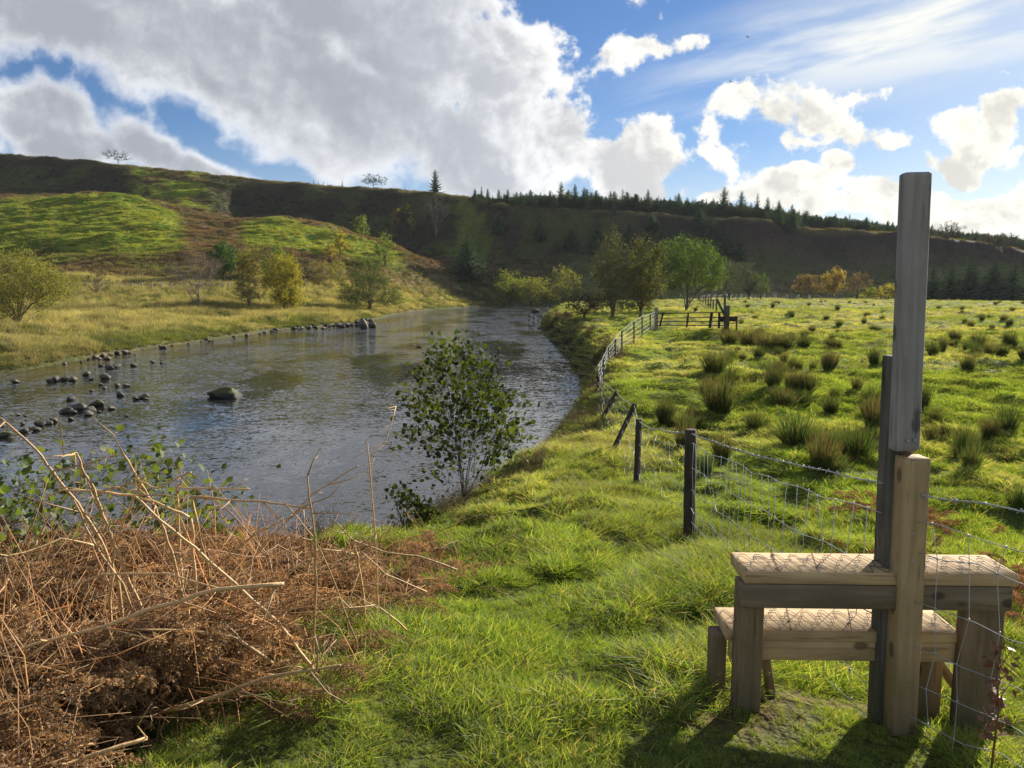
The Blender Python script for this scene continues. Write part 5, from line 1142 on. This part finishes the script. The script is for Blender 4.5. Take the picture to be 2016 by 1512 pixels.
for k in range(46):
    px = random.uniform(575, 738); py = np.interp(px, [575, 640, 738], [648, 646, 640]) - random.uniform(-3, 7)
    stone(px, py, random.uniform(6, 14), 'grey angular rock in the rocky spit on the far bank', None, .6, 'rocks of the spit', z=WZ + random.uniform(0, .15))
stone(716, 647, 22, 'largest pointed grey rock at the tip of the rocky spit', None, 1.1, None); stone(733, 645, 17, 'blocky grey rock at the end of the rocky spit', None, .9, None)
for k in range(40):
    px = random.uniform(1040, 1110); py = random.uniform(620, 650); stone(px, py, random.uniform(3, 9), 'small dark rock breaking the rapids below the tall alders', None, .5, 'rocks in the rapids')

# ---- alder bush and saplings on the near bank
alder_m = leaf_mat('alder leaves', trans=.4, gloss=.02, tcol=(1.7, 1.6, .5))
p = gp(915, 985, 9.4); h, w = dims(792, 1042, 688, p)
make_tree('alder_bush', 'dark green leafy alder bush rising from the near bank in front of the river', 'bush', p, h * 1.03, w * .92, 301, leaf=(.030, .052, .015), leaf2=(.075, .09, .02), shape='spire', lo=.16, stems=5, tips=240, n_leaf=2100, lsize=.07, rmin=.0022, r0=.016, spread=.12, barkc=(.07, .055, .045), leafm=alder_m, ovate=True, cl=.5, crown_name='leaves')
p = gp(195, 1215, 5.0); p[2] = min(p[2], -.55); h, w = dims(-60, 430, 900, p)
make_tree('alder_bush', 'light green broad leaved bush half hidden behind the dead bracken stems', 'bush', p, h, w, 302, leaf=(.07, .11, .03), leaf2=(.15, .17, .07), shape='round', lo=.1, stems=6, tips=170, n_leaf=1300, lsize=.055, rmin=.002, barkc=(.10, .07, .05), leafm=alder_m, ovate=True, cl=.5, crown_name='leaves')
for k, (px, pt, pb, wd, lb) in enumerate([(800, 945, 1085, 60, 'thin leafy sapling between the bracken and the alder bush'), (840, 985, 1075, 40, 'smallest leafy sapling right beside the alder bush foot')]):
    p = gp(px, pb, 8.0); h, w = dims(px - wd / 2, px + wd / 2, pt, p); make_tree('alder_sapling', lb, 'sapling', p, h, w, 310 + k, leaf=(.045, .07, .02), leaf2=(.09, .11, .03), shape='tall', lo=.2, stems=2, tips=40, n_leaf=130, lsize=.06, rmin=.002, leafm=alder_m, ovate=True, crown_name='leaves', cl=.5)

# ---- bracken
brk_m = leaf_mat('dead bracken', trans=.42, gloss=.02, inst=True, tcol=(1.15, .98, .72)); stem_m = col_mat('bracken stem', .55, .3, 60, spec=.35)
def frond(nm, seed, L=.55, n=22, col=(.22, .105, .045)):
    g = np.random.default_rng(seed); A = Acc(); t = np.linspace(0, 1, 12); cu = g.uniform(.6, 1.6)
    R_ = np.stack([t * L * .85, np.sin(t * 3) * .05 * g.normal(), np.sin(t * cu * 1.7) * L * .28 - t ** 2 * L * .25], 1); A.tube(R_, np.linspace(.0026, .0007, 12), 4, (.26, .14, .06))
    for k in range(n):
        f = .12 + .86 * k / n; c = np.array([np.interp(f, t, R_[:, q]) for q in range(3)]); l = L * .34 * (1 - f) ** .7 * g.uniform(.5, 1.1)
        for s in (-1, 1):
            d = unit(np.array([.5, s * 1., g.normal() * .5 - .25])); m = 9; q = np.linspace(.1, 1, m)[:, None]
            curl = np.array([-.2 * g.random(), -s * .2 * g.random(), -.55]) * q ** 2 * l * g.uniform(.3, 1.2); P_ = c + d * l * q + curl
            for e in (-1, 1):
                lf = unit(np.cross(d, unit(g.normal(size=(m, 3)) * .6 + [0, 0, 1])) * e + d * .4 + g.normal(size=(m, 3)) * .45) * (l * .26 * (1.05 - q) + .006); wd = unit(np.cross(lf, g.normal(size=(m, 3)))) * .0036
                V = np.stack([P_ - wd, P_ + wd, P_ + lf * .6 + wd * .9, P_ + lf], 1); A.add(V.reshape(-1, 3), np.arange(m * 4).reshape(m, 4), None, jitcol(col, m, g, .35, (.32, .20, .10)))
    o = bpy.data.objects.new(nm, A.mesh(nm, [brk_m])); return o
FR_ = [frond('fr%d' % k, 400 + k, [.5, .6, .42, .5][k], 20, [(.23, .145, .08), (.31, .20, .105), (.15, .10, .06), (.38, .27, .15)][k]) for k in range(4)]
def tangle(nm, seed):
    g = np.random.default_rng(seed); A = Acc()
    for k in range(9):
        a = g.normal(size=3) * [.12, .12, .05]; d = unit(g.normal(size=3) * [1, 1, .25]); L = g.uniform(.2, .55); b = a + d * L * .5 + g.normal(size=3) * .03; c = b + unit(d + g.normal(size=3) * .35) * L * .5
        A.tube([a - d * L * .3, a, b, c], [.0022, .0024, .0018, .001], 4, np.array((.60, .40, .20)) * g.uniform(.4, 1.2))
    return bpy.data.objects.new(nm, A.mesh(nm, [brk_m]))
TG = [tangle('tg%d' % k, 500 + k) for k in range(3)]
POLY = np.array([(-900, 1060), (-100, 1150), (200, 1165), (560, 1120), (700, 1075), (800, 1075), (890, 1100), (935, 1150), (850, 1190), (760, 1230), (690, 1300), (640, 1370), (500, 1420), (330, 1440), (200, 1470), (60, 1620), (-200, 2200), (-900, 2600)], float)
def inpoly(px, py, p):
    c = np.zeros(px.shape, bool)
    for i in range(len(p)):
        x1, y1 = p[i]; x2, y2 = p[(i + 1) % len(p)]
        if y1 != y2: c ^= ((y1 > py) != (y2 > py)) & (px < (x2 - x1) * (py - y1) / (y2 - y1) + x1)
    return c
def bracken():
    n = 60000; x = rng.uniform(-6.5, -.2, n); y = rng.uniform(1.3, 8.5, n); z = H(x, y); px, py = project(x, y, z); ok = inpoly(px, py, POLY) & (z > WZ + .3)
    k = np.where(ok)[0]
    k = k[rng.random(len(k)) < .45 * ss(.28, .55, fbm(x[k] / .5, y[k] / .5, 2, 700) + .25 * (px[k] < 560))]
    k = k[rng.random(len(k)) < np.interp(px[k], [480, 640, 900], [1, .45, .22])]
    x, y, z, px = x[k], y[k], z[k], px[k]; n = len(x); mound = .30 * ss(700, 420, px) * fbm(x / .6, y / .6, 3, 702) * 1.6 + .05
    up = rng.random(n) ** .8 * mound; idx = np.where(rng.random(n) < .38, 4 + rng.integers(0, 3, n), rng.integers(0, 4, n))
    s = rng.uniform(.45, 1.05, n) * np.where(px > 650, .8, 1.)
    # a second patch on the field at the right edge, and a few wisps
    m = 260; qx = np.r_[rng.normal(3.3, .35, m), rng.normal(4.2, .3, m // 3)]; qy = np.r_[rng.normal(5.6, .35, m), rng.normal(8.2, .4, m // 3)]; qz = H(qx, qy) + rng.random(len(qx)) * .2
    X = np.r_[x, qx]; Yy = np.r_[y, qy]; Z = np.r_[z + up, qz]; S = np.r_[s, rng.uniform(.4, .7, len(qx))]; I_ = np.r_[idx, rng.integers(0, 4, len(qx))]
    tn = np.repeat(rng.uniform(.6, 1.35, len(X))[:, None], 3, 1) * np.array([1, .98, .95]); tn[px.size:] *= [.9, .75, .75]; print('bracken', len(X))
    o = scatter('bracken', np.c_[X, Yy, Z], np.c_[S, S, S], tn, I_, FR_ + TG)
bracken()
STEMS = [([(0,822),(68,881),(104,929),(140,974),(176,1027),(208,1081),(232,1150)],3.0,.0075),([(150,892),(167,932),(185,962),(202,1015),(220,1063),(256,1146),(290,1225)],2.9,.0075),
 ([(238,887),(277,950),(298,989),(315,1024),(339,1087),(365,1200)],3.1,.007),([(89,980),(125,965),(190,965),(256,975),(327,995),(375,1018),(381,1117)],2.9,.0065),([(262,974),(315,1024),(384,1078),(464,1150),(549,1229),(611,1310)],2.8,.0075),
 ([(606,998),(556,993),(503,987),(440,983),(376,977),(396,1066),(408,1117)],3.1,.006),([(491,963),(417,962),(347,960),(353,1036),(356,1110)],3.1,.0055),([(0,1290),(107,1258),(214,1229),(310,1195),(430,1160),(560,1150)],2.5,.0075),
 ([(263,1238),(357,1241),(464,1254),(536,1305)],2.7,.007),([(670,1310),(527,1332),(437,1368),(312,1404)],2.5,.0075),([(0,1368),(147,1379),(188,1390)],2.4,.006),([(0,1484),(54,1506),(125,1506),(214,1475),(290,1453)],2.1,.006),
 ([(605,935),(620,1064),(623,1140),(612,1377)],3.0,.006),([(723,872),(732,984),(741,1064),(743,1171)],3.6,.006),([(696,1064),(705,1110),(714,1163)],3.5,.009),([(705,917),(620,970),(553,1037),(482,1118)],3.4,.005),([(612,997),(491,1060),(428,1113)],3.5,.005),
 ([(656,1024),(696,1064),(759,1087),(821,1095),(900,1122)],3.5,.005),([(560,1140),(625,1080),(696,1091)],3.3,.0055),([(376,930),(310,960),(278,952),(262,985),(235,1050),(222,1110),(215,1180)],3.0,.0065),([(0,1100),(60,1085),(120,1060),(190,1075)],2.8,.005),
 ([(145,985),(180,1060),(240,1150),(300,1290)],2.9,.006),([(120,900),(150,892)],2.95,.005),([(100,1010),(60,1090),(20,1180)],3.0,.0055),([(440,1160),(330,1130),(200,1130),(120,1160)],2.8,.0055),([(700,1075),(760,1130),(840,1165)],3.5,.0045),([(640,1040),(600,1130),(560,1220)],3.2,.005),
 ([(727,900),(760,870),(779,800)],3.7,.0035),([(660,1200),(740,1190),(800,1240)],3.1,.0045),([(560,990),(620,1060),(660,1150),(700,1260)],3.2,.0045)]
gs_ = np.random.default_rng(77)
def stem_obj(P_, r, label, group, col=None):
    A = Acc(); n = len(P_); col = np.array(col if col is not None else (.56, .36, .17)) * gs_.uniform(.7, 1.15)
    rr = np.linspace(1.05, .55, n) * r; A.tube(P_, rr, 6, col)
    for k in range(gs_.integers(3, 8)):                       # side twigs at the joints
        i = gs_.integers(0, n - 1); a = P_[i] + (P_[i + 1] - P_[i]) * gs_.random(); d = unit(unit(P_[i + 1] - P_[i]) * .5 + gs_.normal(size=3) * [.8, .5, .7]); L = gs_.uniform(.06, .26)
        b = a + d * L * .5; c = b + unit(d + gs_.normal(size=3) * .4) * L * .5; A.tube([a, b, c], [r * .5, r * .35, r * .15], 4, col * .8)
        for _ in range(3):
            q = a + (c - a) * gs_.uniform(.4, 1); e = q + unit(gs_.normal(size=3)) * gs_.uniform(.02, .07); A.tube([q, (q + e) / 2 + gs_.normal(size=3) * .004, e], [r * .22, r * .16, r * .08], 3, col * .7)
    return tag(obj('bracken_stem', A.mesh('bracken_stem', [stem_m], True)), label, 'bracken stem', group)
def upsample(P_, g, w=.006):
    t = np.arange(len(P_)); q = np.linspace(0, len(P_) - 1, len(P_) * 3 - 2); o = np.stack([np.interp(q, t, P_[:, k]) for k in range(3)], 1); o[1:-1] += g.normal(size=(len(o) - 2, 3)) * w; return o
for i, (pl_, Y, r) in enumerate(STEMS):
    n = len(pl_); Ys = Y + np.linspace(-.15, .1, n) + gs_.normal() * .05; P_ = np.array([W(a, b, yy) for (a, b), yy in zip(pl_, Ys)])
    lo = P_[-1].copy(); g0 = h1(lo[0], lo[1])
    if lo[2] > g0 + .05 and (pl_[-1][1] - pl_[-2][1]) > .9 * abs(pl_[-1][0] - pl_[-2][0]): P_ = np.vstack([P_, [lo[0] + (P_[-1] - P_[-2])[0] * .4, lo[1] + .05, g0 - .03]])
    P_ = upsample(P_, gs_, .0022)
    big = {0: 'long straw coloured bracken stem arching up to the left edge, tallest of the tangle', 4: 'long orange bracken stem slanting down to the right across the dark fronds', 7: 'thick straw bracken stem lying almost flat at the left', 13: 'upright thin brown bracken stem nearest the alder bush'}
    stem_obj(P_[::-1], r, big.get(i, 'dead orange brown bracken stem in the tangle above the collapsed fronds'), 'dead bracken stems')
for k in range(46):
    px = gs_.uniform(-150, 900); py = gs_.uniform(1130, 1330) if px < 600 else gs_.uniform(1080, 1180); x, y, z = hit(px, py); 
    if z < WZ + .4: continue
    d = unit(np.array([gs_.normal() * 1.0, gs_.normal() * .4, abs(gs_.normal()) * (.7 if px < 620 else .35) + .1])); L = gs_.uniform(.4, 1.0); d2 = unit(d + gs_.normal(size=3) * .5)
    P_ = np.array([[x, y, z - .02], np.array([x, y, z]) + d * L * .5, np.array([x, y, z]) + d * L * .5 + d2 * L * .45, np.array([x, y, z]) + d * L * .5 + d2 * L * .45 + unit(d2 + [gs_.normal() * .6, 0, -.6]) * L * .25])
    stem_obj(upsample(P_, gs_, .005), gs_.uniform(.0028, .0055), 'dead orange brown bracken stem in the tangle above the collapsed fronds', 'dead bracken stems', (.38, .20, .09))
# brown weeds: along the river bank edge and below the stile
def weeds():
    def dead(nm, seed):
        g = np.random.default_rng(seed); A = Acc()
        for k in range(12):
            d = unit(np.array([g.normal() * .3, g.normal() * .3, 1])); L = g.uniform(.35, .9); a = g.normal(size=3) * [.12, .12, 0]; P_ = np.array([a, a + d * L * .5, a + d * L + g.normal(size=3) * .05]); A.tube(P_, [.004, .003, .0015], 3, np.array((.17, .13, .08)) * g.uniform(.5, 1.3))
            for q in range(7): f = a + d * L * g.uniform(.35, 1); e = unit(g.normal(size=3) + [0, 0, .8]) * g.uniform(.05, .16); A.tube([f, f + e], [.002, .001], 3, (.17, .11, .07)); leaf_cards(A, (f + e)[None], .05, g, (.11, .085, .045))
        return bpy.data.objects.new(nm, A.mesh(nm, [brk_m]))
    pr_ = [dead('wd%d' % k, 800 + k) for k in range(3)]
    n = 26000; y = 6 + rng.random(n) ** 1.4 * 95; x = np.interp(y, RBs[:, 1], RBs[:, 0]) + rng.uniform(.2, 4.2, n); z, I = H(x, y, True)
    ok = (~I['ins']) & (I['k'] > .08) & (I['k'] < .97) & (rng.random(n) < .85 * ss(.35, .6, fbm(x / 2, y / 2, 2, 811))) & (rng.random(n) < .45) & ((y > 12) | (rng.random(n) < .5)); x, y, z = x[ok], y[ok], z[ok]; n = len(x)
    s = rng.uniform(.3, .75, n) * np.interp(y, [6, 30, 100], [.55, .7, 1.1])
    scatter('bank_weeds', np.c_[x, y, z], np.c_[s, s, s], np.repeat(rng.uniform(.5, 1.25, n)[:, None], 3, 1), rng.integers(0, 3, n), pr_)
weeds()
dk_ = Acc(); x, y = 1.62, 2.42; zb = h1(x, y)
dk_.tube([(x, y, zb - .03), (x + .01, y, zb + .25), (x - .005, y + .01, zb + .46), (x - .03, y + .01, zb + .50)], [.004, .0035, .003, .001], 6, (.20, .09, .05))
gq = np.random.default_rng(6); q = np.array([x, y, zb]) + np.c_[gq.normal(size=90) * .02, gq.normal(size=90) * .02, gq.uniform(.15, .5, 90)]; leaf_cards(dk_, q, .03, gq, (.22, .10, .06), aspect=.7)
for k in range(8): a = np.array([x, y, zb + gq.uniform(.1, .45)]); dk_.tube([a, a + unit(gq.normal(size=3) + [0, 0, .5]) * .12], [.0018, .0008], 4, (.2, .1, .06))
tag(obj('dock_plant', dk_.mesh('dock_plant', [stem_m])), 'dead reddish brown dock stalk in front of the netting at the right edge', 'weed')
# ---- two birds high up
for (px, py, lb) in ((1472, 73, 'tiny dark bird gliding high in the blue sky, the upper one'), (1438, 161, 'tiny dark bird lower in the blue sky over the cirrus streak')):
    A = Acc(); c = W(px, py, 120.); A.tube([(-.0, -.22, 0), (0, -.1, .01), (0, .1, .01), (0, .25, 0)], [.02, .06, .05, .015], 6, (.05, .045, .04))
    for s in (-1, 1): A.add([(0, -.08, .02), (0, .1, .02), (s * .35, .08, .13), (s * .35, -.03, .13), (s * .8, -.08, .03), (s * .78, -.12, .03)], [(0, 1, 2, 3), (3, 2, 4, 5)], None, (.06, .05, .045))
    o = tag(obj('bird', A.mesh('bird', [stem_m]), loc=c), lb, 'bird'); o.rotation_euler.z = .8; o.rotation_euler.x = .3
# ---- thin air haze over the valley
A = Acc(); x0, x1, y0, y1, z0_, z1_ = -2050, 2050, -30, 1620, -12, 80
A.add([(x0,y0,z0_),(x1,y0,z0_),(x1,y1,z0_),(x0,y1,z0_),(x0,y0,z1_),(x1,y0,z1_),(x1,y1,z1_),(x0,y1,z1_)], [(0,3,2,1),(4,5,6,7),(0,1,5,4),(1,2,6,5),(2,3,7,6),(3,0,4,7)])
m, N = newmat('valley haze'); pv = N.n('ShaderNodeVolumePrincipled', {'Color': (.86, .91, 1, 1), 'Density': .00007, 'Anisotropy': .15})
N.n('ShaderNodeOutputMaterial', {'Volume': pv.outputs[0]})
tag(obj('haze', A.mesh('haze', [m])), kind='stuff')
SC.cycles.volume_bounces = 0
